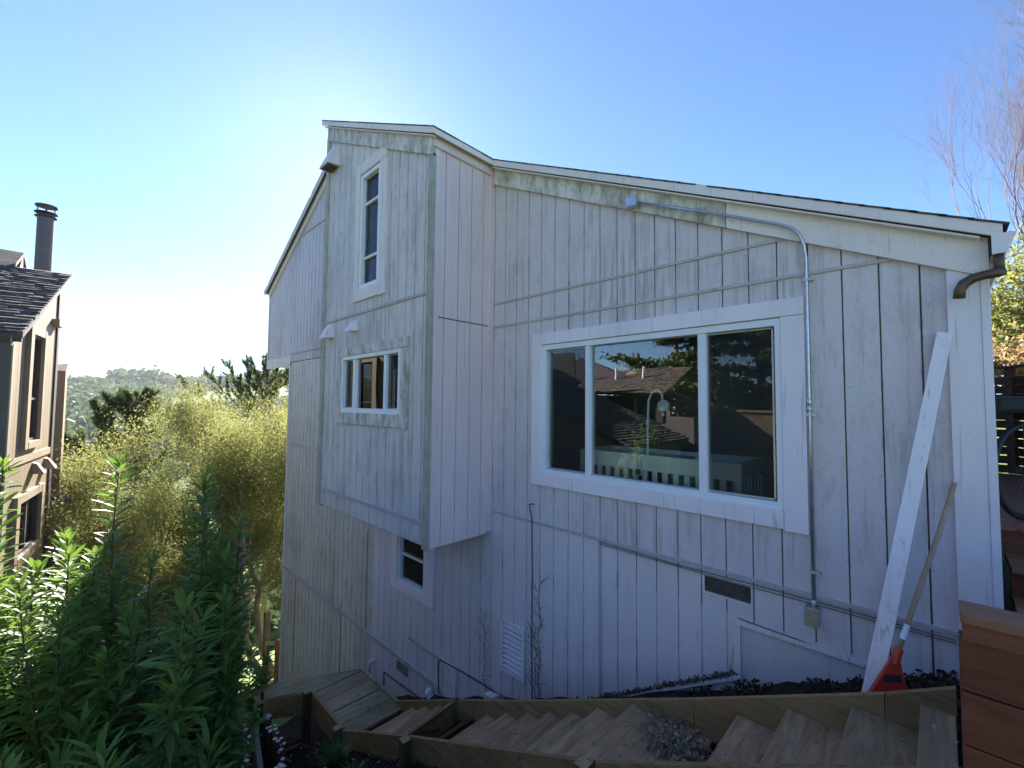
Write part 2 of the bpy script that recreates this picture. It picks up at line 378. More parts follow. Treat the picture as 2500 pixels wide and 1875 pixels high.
mb=MB(); mb.box((.5,-26,-1.9),(22,-1.2,-1.70)); tag(mb.build('added_bounce_slab',flat('bounce_slab_pale',(.60,.55,.48),.9,.3)),kind='structure')  # added unseen pale slab behind the camera, bounces sun onto the shaded wall
# garden soil sheet around the stairs
mb=MB(); nx,ny=90,80; x0,x1,y0,y1=-8.2,.6,-1.8,3.84
for j in range(ny+1):
    for i in range(nx+1):
        x=x0+(x1-x0)*i/nx; y=y0+(y1-y0)*j/ny
        z=ground(x,y)+.03+.05*noise.noise(Vector((x*3,y*3,0)))+.02*noise.noise(Vector((x*11,y*11,0)))
        if y>3.24: z+= .14*max(0,min(1,(x+2.8)/2))
        mb.v.append((x,y,z))
for j in range(ny):
    for i in range(nx): a=j*(nx+1)+i; mb.f.append((a,a+1,a+nx+2,a+nx+1))
tag(mb.build('garden_soil',M['soil'],smooth=True),kind='structure')

# ------------------------------------------------------------------ the house
YW=3.848; YB=2.892; GO=-3.927
ZR=lambda x: 1.232-.487*x
RX=-8.9; ZPK=ZR(RX); ZL=lambda x: ZPK+.513*(x-RX)
ZT=lambda x: ZR(x) if x>RX else ZL(x)
house=thing('weathered_house','tall weathered house with peeling pale grey lilac plank siding, projecting bay and wide sliding window','house',(-5,YW,-6.5))
A=Plane((0,YW),(1,0),(0,-1)); B=Plane((0,YB),(1,0),(0,-1)); Sd=Plane((-4.163,0),(0,1),(1,0))
W1=(-3.28,-.845,-.785,.69); W2=(-6.34,-5.565,-2.87,-1.85); W3=(-6.50,-4.80,-.13,.70); W4=(-6.0,-5.42,1.65,3.345)
SL=(-1.46,-1.10,-1.565,-1.435)
def top_main(u): return ZT(u)-.30
def mk(name,mat,fn,parent=house,bevel=0,smooth=False):
    m_=MB(); fn(m_); return m_.build(name,mat,parent,smooth,bevel)
# right-hand wall, above the long flashing strip and below it
def bot_step(u):
    if u<-1.19: return max(-2.96+.0, -2.96+(u+2.54)*.625) if u>-2.54 else ground(u,YW)-.1
    return -1.715
mk('upper_siding',M['siding'],lambda m_:(A.panel(m_,-4.163,.06,lambda u:-1.36,top_main,[W1],off=GO)))
mk('lower_siding',M['siding_low'],lambda m_:(A.panel(m_,-7.20,-1.19,bot_step,lambda u:-1.375 if u>-4.163 else -1.2,[W2,SL,(-3.915,-3.535,-3.245,-2.65)],off=GO,knots=(-2.54,-4.163)),
     A.panel(m_,-1.19,.06,lambda u:-1.715,lambda u:-1.375,[SL],off=GO)))
mk('left_siding',M['siding_green'],lambda m_:(A.panel(m_,-11.67,-7.20,lambda u:ground(u,YW)-.2,lambda u:1.0,[],off=GO,gap=.015)))
mk('gable_siding',M['siding'],lambda m_:(A.panel(m_,-13.48,-7.20,lambda u:1.02,lambda u:ZT(u)-.25,[],off=GO,knots=(RX,),gap=.015)))
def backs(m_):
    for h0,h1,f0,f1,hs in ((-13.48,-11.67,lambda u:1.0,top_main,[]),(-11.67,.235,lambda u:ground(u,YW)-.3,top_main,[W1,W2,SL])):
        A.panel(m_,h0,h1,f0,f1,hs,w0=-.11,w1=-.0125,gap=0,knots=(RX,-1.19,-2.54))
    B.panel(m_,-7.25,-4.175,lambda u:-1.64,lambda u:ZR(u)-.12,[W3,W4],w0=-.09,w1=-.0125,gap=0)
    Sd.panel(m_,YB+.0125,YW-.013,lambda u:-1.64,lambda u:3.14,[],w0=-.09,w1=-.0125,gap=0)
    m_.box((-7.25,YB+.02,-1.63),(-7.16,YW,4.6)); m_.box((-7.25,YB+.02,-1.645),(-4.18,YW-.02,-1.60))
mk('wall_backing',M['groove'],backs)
def bodyf(m_):
    m_.box((-11.66,YW+.12,-8),(-11.5,12,1)); m_.box((.10,YW+.12,-2.2),(.23,12,1.0)); m_.box((-13.4,11.9,-8),(.2,12.05,1.0))
    m_.box((-13.47,YW+.12,1.0),(-13.35,12,3.0)); m_.box((-13.47,YW+.02,.99),(-11.5,12,1.06))
    A.panel(m_,-13.4,.2,lambda u:1.0,top_main,[],w0=-8.2,w1=-8.05,gap=0,knots=(RX,))
mk('outer_wall',M['siding'],bodyf)
# bay
mk('bay_front_siding',M['bay'],lambda m_:B.panel(m_,-7.17,-4.25,lambda u:-1.63,lambda u:ZR(u)-.3,[W3,W4],off=-4.742,gap=.012))
mk('bay_side_siding',M['side'],lambda m_:Sd.panel(m_,2.97,YW-.06,lambda u:-1.65,lambda u:3.03,[],off=3.265))
mk('bay_corner_board',M['algae'],lambda m_:B.box(m_,-4.25,-4.150,-1.66,ZR(-4.16)-.31,-.012,.028))
mk('bay_corner_board',M['algae'],lambda m_:B.box(m_,-7.275,-7.17,-1.66,ZR(-7.27)-.30,-.05,.028))
mk('bay_side_board',M['side'],lambda m_:(Sd.box(m_,YB-.010,2.97,-1.655,3.03,-.012,.010),Sd.box(m_,YW-.075,YW-.001,-1.62,3.03,-.02,.03)))
# horizontal flashing strips (each a thin ledge)
for z,ua,ub in ((1.325,-4.12,-.79),(1.02,-4.12,-.18),(-1.355,-4.12,.05)):
    mk('flashing_strip',M['strip'],lambda m_:A.box(m_,ua,ub,z-.028,z-.002,-.01,.016))
for ua,ub,za,zb,w_ in ((-11.6,-5.19,-4.075,-4.025,.03),(-11.6,-7.3,-1.04,-1.01,.02),(-11.6,-7.3,1.21,1.245,.02),(-11.65,-9.0,4.12,4.15,.02),(-5.98,-5.19,-3.665,-3.625,.022),(-2.515,-2.485,-2.95,-1.39,.015)):
    mk('flashing_strip',M['strip'],lambda m_:A.box(m_,ua,ub,za,zb,-.01,w_))
for za,zb in ((1.29,1.325),(-1.395,-1.36)): mk('flashing_strip',M['strip'],lambda m_:B.box(m_,-7.17,-4.25,za,zb,-.01,.02))
mk('seam_line',M['groove'],lambda m_:Sd.box(m_,2.97,YW-.08,1.012,1.024,-.005,.006))
for a_,z0,z1 in ((-10.85,-6.2,-4.09),(-8.41,-5.5,-4.09),(-7.41,-4.02,-2.3),(-8.80,-4.02,-3.0)): mk('seam_line',M['groove'],lambda m_:A.box(m_,a_-.007,a_+.007,z0,z1,-.005,.004))
# foundation with a stepped siding edge
mk('foundation_wall',M['conc'],lambda m_:A.panel(m_,-2.9,.235,lambda u:-3.6+max(0,u+2.9)*.4,lambda u:-1.70,[],w0=-.10,w1=-.0115,gap=0))
def steptrim(m_):
    pts=[(-2.54,-2.985),(-1.205,-2.155),(-1.205,-1.735),(.05,-1.735)]
    for (a,b),(c,d) in zip(pts,pts[1:]):
        if abs(a-c)<.01: A.box(m_,a-.022,a+.022,b+.018,d-.018,-.01,.018)
        else: A.trap(m_,a-.022,c+.022,b-.016,d-.016,b+.016,d+.016,-.01,.02)
mk('step_trim',M['trim'],steptrim)
mk('foundation_recess',M['conc'],lambda m_:A.poly(m_,[(-6.70,-4.49),(-5.55,-4.41),(-5.2,-4.9),(-6.70,-5.3)],-.005,.012))
mk('recess_edge',M['groove'],lambda m_:(A.trap(m_,-6.72,-5.2,-4.49,-4.39,-4.475,-4.375,0,.02),A.box(m_,-6.72,-6.69,-4.9,-4.49,0,.02)))
# corner boards
mk('corner_board',M['clean'],lambda m_:(A.box(m_,.055,.198,-2.2,top_main(.13),-.012,.026),A.box(m_,.199,.238,-2.2,top_main(.23),-.012,.032)))
mk('corner_board',M['trim'],lambda m_:(A.box(m_,-11.69,-11.62,-8.0,1.0,-.012,.024),A.box(m_,-13.50,-13.43,1.0,ZL(-13.45)-.2,-.012,.024)))
mk('soffit_board',M['trim'],lambda m_:(A.box(m_,-13.50,-11.62,.93,1.17,-.03,.028)))
# roof
def slab(m_,xa,xb,ya,yb,fn,off,th):
    m_.hexa([(xa,ya,fn(xa)-off-th),(xb,ya,fn(xb)-off-th),(xb,yb,fn(xb)-off-th),(xa,yb,fn(xa)-off-th),
             (xa,ya,fn(xa)-off),(xb,ya,fn(xb)-off),(xb,yb,fn(xb)-off),(xa,yb,fn(xa)-off)])
YR=YW-.13; YBR=YB-.11
roof=mk('roof',M['groove'],lambda m_:(slab(m_,RX,.285,YR+.02,12.2,ZR,.03,.055),slab(m_,-13.6,RX,YR+.02,12.2,ZL,.03,.055),slab(m_,-7.30,-4.06,YBR+.02,YR+.02,ZR,.03,.055)))
def rakes(m_):
    slab(m_,-4.055,.29,YR,YR+.02,ZR,.012,.088); slab(m_,-13.6,RX,YR,YR+.02,ZL,.012,.11); slab(m_,RX,-7.3,YR,YR+.02,ZR,.012,.088)
    slab(m_,-7.31,-4.07,YBR,YBR+.02,ZR,.012,.088)
    m_.box((-4.07,YBR,ZR(-4.07)-.10),(-4.05,YR-.002,ZR(-4.07)-.012))
mk('rake_board',M['trim'],rakes)
mk('rake_soffit',M['trim'],lambda m_:(slab(m_,-4.10,.2,YR+.022,YW-.046,ZR,.11,.014),slab(m_,-7.28,-4.09,YBR+.022,YB-.036,ZR,.11,.014)))
mk('frieze_board',M['trim'],lambda m_:slab(m_,-1.235,.236,YW-.045,YW+.0,ZR,.095,.235))
mk('frieze_board',M['trim'],lambda m_:(slab(m_,-13.46,RX,YW-.045,YW+.0,ZL,.095,.17),slab(m_,RX,-7.26,YW-.045,YW+.0,ZR,.095,.17)))
mk('frieze_board',M['frieze'],lambda m_:(slab(m_,-4.12,-1.243,YW-.045,YW+.0,ZR,.095,.235)))
mk('bay_frieze_board',M['frieze'],lambda m_:slab(m_,-7.22,-4.15,YB-.04,YB,ZR,.11,.225))
mk('bay_side_frieze',M['side'],lambda m_:m_.box((-4.165,YB-.035,3.025),(-4.125,YW-.048,3.16)))
cs=1/math.hypot(1,.487)
shingles('shingle_course',M['shingle'],roof,(.31,YR-.006,ZR(.31)-.028),(0,1,0),(-1,0,.487),8.5,9.2/cs,seed=3,tab=.33,th=.005,jit=.01)
shingles('shingle_course',M['shingle'],roof,(-4.045,YBR-.006,ZR(-4.045)-.028),(0,1,0),(-1,0,.487),YR-YBR,3.27/cs,seed=4,tab=.33,th=.005,jit=.01)
shingles('shingle_course',M['shingle'],roof,(-13.62,YR-.006,ZL(-13.62)-.028),(0,1,0),(1,0,.513),8.5,4.7*1.124,seed=5,tab=.33,th=.005,jit=.01)

# windows
def window(nm,P,cas,fr,cw,mull,bars=(),screens=(),glasses=None,label=None,casm='trim',parent=house):
    u0_,u1,z0,z1=cas; a,b,c,d=fr; L,Rr_,Bt,Tp=cw
    m_=MB(); g=.003
    P.box(m_,u0_,u0_+L,z0,z1,-.01,.036); P.box(m_,u0_+L+g,u1,z1-Tp,z1,-.01,.036)
    P.box(m_,u1-Rr_,u1,z0-.012,z1-Tp-g,-.01,.034); P.box(m_,u0_+L+g,u1-Rr_-g,z0,z0+Bt,-.01,.036)
    wn=m_.build(nm,M[casm],parent,bevel=.003)
    if label: wn['label']=label
    m_=MB(); f=.055
    P.box(m_,a,a+f,c,d,-.09,.020); P.box(m_,b-f,b,c,d,-.09,.020); P.box(m_,a+f,b-f,d-f,d,-.09,.020); P.box(m_,a+f,b-f,c,c+f,-.09,.022)
    P.box(m_,a+f*.4,b-f*.4,c-.02,c+.012,.0,.034)
    m_.build('window_frame',M['vinyl'],wn,bevel=.002)
    for q,wd in mull:
        m_=MB(); P.box(m_,q-wd/2,q+wd/2,c+f,d-f,-.07,.008); m_.build('mullion',M['vinyl'],wn,bevel=.002)
    for z in bars:
        m_=MB(); P.box(m_,a+f,b-f,z-.018,z+.018,-.062,-.012); m_.build('sash_rail',M['vinyl'] if nm!='tall_window' else M['trim'],wn)
    us=[a+f]+[q for q,_ in mull]+[b-f]
    for i,(p_,q_) in enumerate(zip(us,us[1:])):
        m_=MB(); P.box(m_,p_,q_,c+f,d-f,-.050,-.045); m_.build('pane',M['glass'],wn)
        if i in screens:
            m_=MB(); P.box(m_,p_+.022,q_-.022,c+f+.01,d-f-.01,-.036,-.034); m_.build('insect_screen',M['screen'],wn)
            m_=MB()
            for z in (c+f+.004,d-f-.016): P.box(m_,p_+.02,q_-.02,z,z+.012,-.040,-.028)
            for q in (p_+.02,q_-.032): P.box(m_,q,q+.012,c+f,d-f,-.040,-.028)
            m_.build('screen_frame',M['metal'],wn)
    return wn
window('picture_window',A,(-3.43,-.70,-.923,.833),W1,(.15,.155,.135,.135),[(-2.66,.05),(-1.462,.07)],screens=(0,2),label='wide three-pane sliding window',casm='clean')
window('sliding_window',B,(-6.63,-4.61,-.305,.83),W3,(.12,.17,.165,.13),[(-6.10,.05),(-5.20,.06)],screens=(0,2),label='small three-pane window under the hoods',casm='frieze')
window('tall_window',B,(-6.13,-5.24,1.48,3.53),W4,(.12,.17,.165,.17),[],bars=(2.905,2.10),screens=(0,),label='tall narrow window high on the bay')
window('basement_window',A,(-6.52,-5.35,-2.99,-1.7),W2,(.17,.20,.125,.13),[],bars=(-2.425,),screens=(0,),label='half hidden window below the bay',casm='clean')
# window cavity for the rooms behind
def room(m_,x0,x1,y0,y1,z0,z1):
    t_=.05
    m_.box((x0-t_,y0,z0-t_),(x0,y1,z1+t_)); m_.box((x1,y0,z0-t_),(x1+t_,y1,z1+t_)); m_.box((x0,y1,z0),(x1,y1+t_,z1))
    m_.box((x0,y0,z0-t_),(x1,y1+t_,z0)); m_.box((x0,y0,z1),(x1,y1+t_,z1+t_))
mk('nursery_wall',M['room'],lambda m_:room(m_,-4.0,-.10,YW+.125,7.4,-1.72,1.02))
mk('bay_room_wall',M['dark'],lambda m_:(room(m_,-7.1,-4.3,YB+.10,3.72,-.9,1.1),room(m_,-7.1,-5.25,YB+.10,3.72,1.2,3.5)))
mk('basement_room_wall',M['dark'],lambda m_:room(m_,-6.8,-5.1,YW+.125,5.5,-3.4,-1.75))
# foundation vent slit, louvre, small vents, hatch
def slit(m_):
    a,b,c,d=SL
    for q in ((a-.012,a,c-.012,d+.012),(b,b+.012,c-.012,d+.012)): A.box(m_,*q,-.01,.010)
    A.box(m_,a,b,d,d+.012,-.01,.010); A.box(m_,a,b,c-.014,c,-.01,.012)
sv=mk('foundation_vent',M['trim'],slit)
mk('vent_mesh',M['groove'],lambda m_:[A.box(m_,SL[0],SL[1],SL[2]+.004+i*.0125,SL[2]+.010+i*.0125,-.02,-.012) for i in range(10)],sv)
def louv(m_):
    a,b,c,d=-3.925,-3.53,-3.25,-2.645
    A.box(m_,a,a+.035,c,d,-.02,.022); A.box(m_,b-.035,b,c,d,-.02,.024); A.box(m_,a+.035,b-.035,d-.035,d,-.02,.020); A.box(m_,a+.035,b-.035,c,c+.04,-.02,.022)
lv=mk('louvre_vent',M['trim'],louv)
def slats(m_):
    P=A.p
    for i in range(9):
        z=-3.195+i*.059; m_.hexa([P(-3.888,z,.020),P(-3.567,z,.020),P(-3.567,z+.007,.022),P(-3.888,z+.007,.022),P(-3.888,z+.030,-.03),P(-3.567,z+.030,-.03),P(-3.567,z+.038,-.026),P(-3.888,z+.038,-.026)])
mk('louvre_slats',M['clean'],slats,lv)
mk('louvre_backing',M['black'],lambda m_:A.box(m_,-3.90,-3.55,-3.23,-2.67,-.10,-.05),lv)
lw_=mk('crawlspace_vent',M['trim'],lambda m_:(A.box(m_,-6.37,-5.96,-4.285,-4.10,-.005,.010)))
mk('vent_mesh',M['groove'],lambda m_:[A.box(m_,-6.335,-5.995,-4.265+i*.0145,-4.256+i*.0145,.006,.013) for i in range(11)],lw_)
def hatch(m_):
    A.box(m_,-5.195,-5.115,-4.06,-3.62,0,.018);A.box(m_,-4.895,-4.80,-4.06,-3.62,0,.018);A.box(m_,-5.115,-4.895,-3.69,-3.62,0,.016);A.box(m_,-5.115,-4.895,-4.06,-3.995,0,.016)
hh=mk('access_hatch',M['trim'],hatch)
mk('hatch_panel',M['siding_low'],lambda m_:(A.box(m_,-5.113,-4.975,-3.993,-3.694,-.004,.006),A.box(m_,-4.968,-4.897,-3.993,-3.694,-.004,.006)),hh)
mk('vent_pipe',M['clean'],lambda m_:m_.tube([A.p(-7.13,-4.85,.06),A.p(-7.13,-4.52,.06),A.p(-7.115,-4.47,.05),A.p(-7.085,-4.445,.02),A.p(-7.075,-4.47,-.02)],.028,10),smooth=True)
def spig(m_):
    m_.lathe(A.p(-5.36,-4.165,.01),[(.0,0),(.055,0),(.06,.05),(.045,.085),(.0,.095)],14,(0,-1,0)); m_.tube([A.p(-5.30,-4.2,.02),A.p(-5.30,-4.2,.1),A.p(-5.30,-4.26,.12)],.02,8)
mk('pipe_cap',M['clean'],spig,smooth=True)
# exhaust hoods on the bay
def hood(nm,ua,ub,z0,z1,out,back,parent=house):
    m_=MB(); P=back.p; b=.35
    ia,ib=ua+(ub-ua)*.22,ub-(ub-ua)*.22
    m_.add([P(ua,z0+.02,0),P(ub,z0+.02,0),P(ub,z0,out),P(ua,z0,out),P(ia,z1,0),P(ib,z1,0),P(ib,z1-.02,out*b),P(ia,z1-.02,out*b),P(ua,z0+.03,out),P(ub,z0+.03,out)],
      [(0,3,2,1),(4,5,6,7),(3,8,9,2),(8,7,6,9),(0,4,7,8,3),(1,2,9,6,5),(0,1,5,4)])
    o=m_.build(nm,M['clean'],parent); return o
h_=hood('exhaust_hood',-7.13,-6.80,3.82,4.18,.20,B); 
mk('hood_grille',M['groove'],lambda m_:[m_.box((-7.10,YB-.185+i*.025,3.805),(-6.83,YB-.175+i*.025,3.822)) for i in range(7)],h_)
hood('exhaust_hood',-7.05,-6.83,1.02,1.27,.15,B); hood('exhaust_hood',-6.20,-6.02,1.04,1.22,.12,B)
# conduit, boxes
cy=YW-.075
con=mk('electrical_conduit',M['metal'],lambda m_:m_.tube([(-2.02,cy-.01,ZR(-2.02)-.255),(-1.4,cy-.01,ZR(-1.4)-.235),(-.86,cy,ZR(-.86)-.235),(-.77,cy,ZR(-.77)-.245),(-.715,cy+.005,1.30),(-.688,cy+.02,1.22),(-.680,YW-.03,1.12),(-.680,YW-.03,.6),(-.680,YW-.03,-.1),(-.680,YW-.028,-1.42)],.0125,10),smooth=True)
mk('conduit_coupling',M['metal'],lambda m_:m_.lathe((-.680,YW-.03,-.03),[(.014,0),(.018,.004),(.018,.028),(.0145,.032),(.0145,.044),(.018,.048),(.018,.090),(.014,.094)],10),con,smooth=True)
mk('conduit_coupling',M['metal'],lambda m_:m_.tube([(-.680,YW-.028,-1.435),(-.680,YW-.028,-1.39)],.018,10),con,smooth=True)
for z in (.95,-.055,-1.19): mk('conduit_strap',M['metal'],lambda m_:m_.box((-.70,YW-.046,z-.008),(-.635,YW-.002,z+.008)),con)
mk('junction_box',M['metal'],lambda m_:m_.box((-2.125,YW-.13,ZR(-2.07)-.315),(-2.02,YW-.045,ZR(-2.07)-.215)),bevel=.006)
eb=mk('outlet_box',M['metal'],lambda m_:m_.box((-.725,YW-.075,-1.56),(-.645,YW,-1.435)),bevel=.006)
mk('box_lid',M['metal'],lambda m_:(m_.box((-.727,YW-.088,-1.562),(-.643,YW-.076,-1.437)),m_.box((-.727,YW-.094,-1.443),(-.643,YW-.076,-1.434))),eb,bevel=.003)
# gutter end and downspout elbow
def gut(m_):
    x0,x1,y0,y1=.292,.455,YR+.0,12.0
    pr=[(.246,.90),(.246,1.01),(.252,1.01),(.252,.907),(.292,.907),(.334,1.005),(.340,1.003),(.298,.90)]
    n=len(pr); m_.add([(x,y0,z) for x,z in pr]+[(x,y1,z) for x,z in pr],[(i,(i+1)%n,(i+1)%n+n,i+n) for i in range(n)])
    m_.add([(.244,y0-.004,.898),(.300,y0-.004,.898),(.342,y0-.004,1.012),(.244,y0-.004,1.016)],[(0,1,2,3)])
mk('gutter',M['clean'],gut)
mk('gutter_mouth',M['black'],lambda m_:(m_.box((.239,YR+.02,.90),(.2455,YR+.06,1.05))))
mk('downspout_elbow',M['brownmetal'],lambda m_:(m_.tube([(.272,YR+.035,.90),(.272,YR+.03,.80)],.024,10),m_.tube([(.290,YR+.025,.797),(.26,YR+.015,.790),(.21,YR+.01,.785),(.165,YR+.01,.775),(.128,YR+.01,.75),(.110,YR+.01,.715),(.105,YR+.01,.665)],[.026,.028,.026,.027,.029,.027,.028],12)),smooth=True)
# loose cable and lamp
mk('loose_cable',M['black'],lambda m_:m_.tube([A.p(-3.40,-1.165,.01),A.p(-3.395,-1.15,.05),A.p(-3.43,-1.16,.06),A.p(-3.445,-1.23,.03),A.p(-3.415,-1.32,.03),A.p(-3.41,-2.0,.022),A.p(-3.405,-2.7,.03),A.p(-3.39,-3.42,.03)],.0065,6))
mk('low_cable',M['black'],lambda m_:(m_.tube([A.p(-5.17,-4.12,.02),A.p(-5.19,-3.9,.025),A.p(-5.19,-3.68,.03),A.p(-5.15,-3.63,.03),A.p(-4.7,-3.60,.02),A.p(-4.25,-3.57,.02),A.p(-3.9,-3.56,.03),A.p(-3.7,-3.60,.06)],.008,6)))
fl=mk('flood_lamp',M['clean'],lambda m_:m_.hexa([(-4.06,3.70,-3.72),(-3.90,3.70,-3.72),(-3.90,3.76,-3.74),(-4.06,3.76,-3.74),(-4.05,3.66,-3.52),(-3.89,3.66,-3.50),(-3.89,3.78,-3.52),(-4.05,3.78,-3.54)]),bevel=.004)
mk('lamp_bracket',M['stringer'],lambda m_:m_.box((-3.9,3.74,-3.75),(-3.84,YW,-3.55)),fl)
def cables(m_):
    m_.tube([A.p(-2.5,-1.39,.022),A.p(-1.7,-1.405,.022),A.p(-.9,-1.40,.02),A.p(.04,-1.405,.022)],.0045,5)
    m_.tube([A.p(-2.5,-1.412,.02),A.p(-1.7,-1.422,.02),A.p(-.9,-1.425,.018),A.p(.04,-1.425,.02)],.0035,5)
    m_.tube([A.p(-1.2,-1.70,.012),A.p(-.8,-1.715,.016),A.p(-.35,-1.75,.014),A.p(.04,-1.78,.014)],.004,5)
mk('wall_cable',M['groove'],cables)
mk('frieze_cable',M['groove'],lambda m_:m_.tube([(-4.0,YW-.05,ZR(-4.0)-.112),(-3.2,YW-.052,ZR(-3.2)-.12),(-2.4,YW-.052,ZR(-2.4)-.116),(-1.25,YW-.052,ZR(-1.25)-.118)],.006,5))

# dead vines climbing the wall
def vine(root,x,z0,z1,seed):
    rr=random.Random(seed); m_=MB(); pts=[]; n=16
    for i in range(n+1): pts.append(Vector((x+.02*math.sin(i*1.3)+rr.uniform(-.012,.012),YW-.02,z0+(z1-z0)*i/n)))
    m_.tube(pts,[.0045*(1-.7*i/n) for i in range(n+1)],5)
    for i in range(2,n):
        for _ in range(2 if rr.random()<.5 else 1):
            p=pts[i].copy(); d=Vector((rr.choice((-1,1))*rr.uniform(.3,1),rr.uniform(-.15,.05),rr.uniform(.2,1))).normalized(); q=[p]
            for _k in range(4): p=p+d*rr.uniform(.02,.06); p.y=min(p.y,YW-.006); d=(d+Vector((rr.uniform(-.5,.5),rr.uniform(-.1,.1),rr.uniform(-.3,.5)))).normalized(); q.append(p.copy())
            m_.tube(q,[.0022,.002,.0016,.0012,.0008],4)
            for pp in q[1:]:
                if rr.random()<.5: m_.lathe(pp,[(0,-.006),(.006,0),(0,.007)],5)
    m_.build('stem',M['stem'],root)
vn=thing('dead_vine','bare dead vine clinging to the siding right of the louvre vent','vine',(-3.3,YW,-3.5)); vine(vn,-3.30,-3.45,-1.95,1); vine(vn,-3.36,-3.45,-2.5,5)
vn2=thing('dead_vine','sparse dry twiggy vine on the siding left of the louvre vent','vine',(-4.2,YW,-3.6)); vine(vn2,-4.22,-3.65,-2.65,2)

# ------------------------------------------------------------------ nursery seen through the big window
crib=thing('crib','white slatted baby crib just behind the wide window','crib',(-2.1,4.6,-1.72))
cx0,cx1,cy0,cy1,ct,cb=-2.95,-1.24,4.12,4.80,-.50,-1.72
mk('headboard',M['white'],lambda m_:(m_.box((cx0,cy0,ct-.16),(cx1,cy0+.03,ct)),m_.box((cx0,cy1-.03,ct-.13),(cx1,cy1,ct))),crib,bevel=.004)
mk('top_shelf',M['white'],lambda m_:m_.box((cx0,cy0+.031,ct-.02),(cx1-.5,cy0+.26,ct-.002)),crib)
for x in (cx1-.03,cx0): mk('end_panel',M['white'],lambda m_:m_.box((x,cy0+.031,ct-.13),(x+.03,cy1-.031,ct)),crib)
for x in (cx0,cx1-.06):
    for y in (cy0+.002,cy1-.062): mk('leg',M['white'],lambda m_:m_.box((x-.002,y,cb),(x+.058,y+.058,ct-.161)),crib)
x=cx0+.12
while x<cx1-.1:
    mk('slat',M['white'],lambda m_:m_.box((x,cy0+.006,cb+.35),(x+.055,cy0+.024,ct-.16)),crib)
    mk('slat',M['white'],lambda m_:m_.box((x,cy1-.024,cb+.35),(x+.055,cy1-.006,ct-.13)),crib); x+=.108
for i in range(5): mk('slat',M['white'],lambda m_:m_.box((cx1-.022,cy0+.11+i*.105,cb+.35),(cx1-.006,cy0+.15+i*.105,ct-.13)),crib)
mk('mattress',M['room'],lambda m_:m_.box((cx0+.07,cy0+.07,cb+.36),(cx1-.07,cy1-.07,cb+.48)),crib,bevel=.02)
mob=thing('crib_mobile','white curved mobile arm with round hanger rising from the crib','crib mobile',(-2.22,4.33,-.52))
ax_=-2.13
mk('arm',M['white'],lambda m_:m_.tube([(ax_,4.15,-.66),(ax_,4.15,-.2),(ax_+.01,4.15,.05),(ax_+.05,4.15,.14),(ax_+.11,4.15,.16),(ax_+.155,4.15,.12),(ax_+.16,4.15,.06)],.013,8),mob,smooth=True)
mk('hanger',M['white'],lambda m_:(m_.lathe((ax_+.16,4.17,-.0),[(0,-.02),(.058,-.016),(.062,0),(.058,.016),(0,.02)],20,(0,-1,0)),m_.lathe((ax_+.165,4.15,-.085),[(0,-.02),(.014,-.01),(.014,.012),(0,.02)],10)),mob,smooth=True)
bm_=thing('baby_monitor','small white round camera with a dark lens clipped to the crib','baby monitor',(-2.28,4.26,-.68))
mk('housing',M['white'],lambda m_:(m_.lathe((-2.20,4.09,-.67),[(0,-.05),(.035,-.045),(.045,-.01),(.045,.02),(.038,.03),(0,.03)],16,(.25,-1,0)),m_.box((-2.22,4.09,-.62),(-2.18,4.118,-.51))),bm_,smooth=True)
mk('lens',M['black'],lambda m_:m_.lathe((-2.192,4.056,-.67),[(0,0),(.032,0),(.03,.006),(0,.009)],16,(.25,-1,0)),bm_)

# ------------------------------------------------------------------ wooden garden stairs
YI,YO=3.20,2.50
st=thing('garden_stairs','long weathered plank stairs with side boards descending beside the house','stairs',(-2.6,2.85,-3.1))
ZI=lambda x: np.interp(x,[-5.25,-4.05,-3.0,-1.30,-.255,.03],[-3.965,-3.39,-2.905,-2.092,-1.575,-1.415])
ZO=lambda x: np.interp(x,[-5.30,-3.85,-1.65,-.01,.03],[-3.985,-3.30,-2.31,-1.415,-1.40])
def sboard(m_,xs,fn,y0,y1,h):
    for a,b in zip(xs,xs[1:]):
        m_.hexa([(a,y0,fn(a)-h),(b,y0,fn(b)-h),(b,y1,fn(b)-h),(a,y1,fn(a)-h),(a,y0,fn(a)),(b,y0,fn(b)),(b,y1,fn(b)),(a,y1,fn(a))])
for xs in ((-5.25,-4.02),(-3.98,-3.0,-1.302),(-1.298,-.257),(-.253,.025)):
    mk('side_board',M['stringer'],lambda m_:sboard(m_,xs,ZI,YI,YI+.038,.29),st)
for xs in ((-5.28,-3.86),(-3.83,-1.66),(-1.64,.025)):
    mk('side_board',M['stringer'],lambda m_:sboard(m_,xs,ZO,YO-.038,YO,.30),st)
tr=[(-.11,-1.55,.13),(-.40,-1.70,.29),(-.72,-1.868,.30),(-1.008,-2.046,.30),(-1.47,-2.30,.30),(-1.793,-2.352,.315),(-2.108,-2.530,.31),(-2.37,-2.69,.29),(-2.64,-2.815,.29),(-2.89,-2.950,.28),(-3.188,-3.103,.30),(-3.468,-3.255,.29),(-4.30,-3.553,.27),(-4.60,-3.71,.30),(-4.875,-3.862,.29)]
rs=random.Random(3)
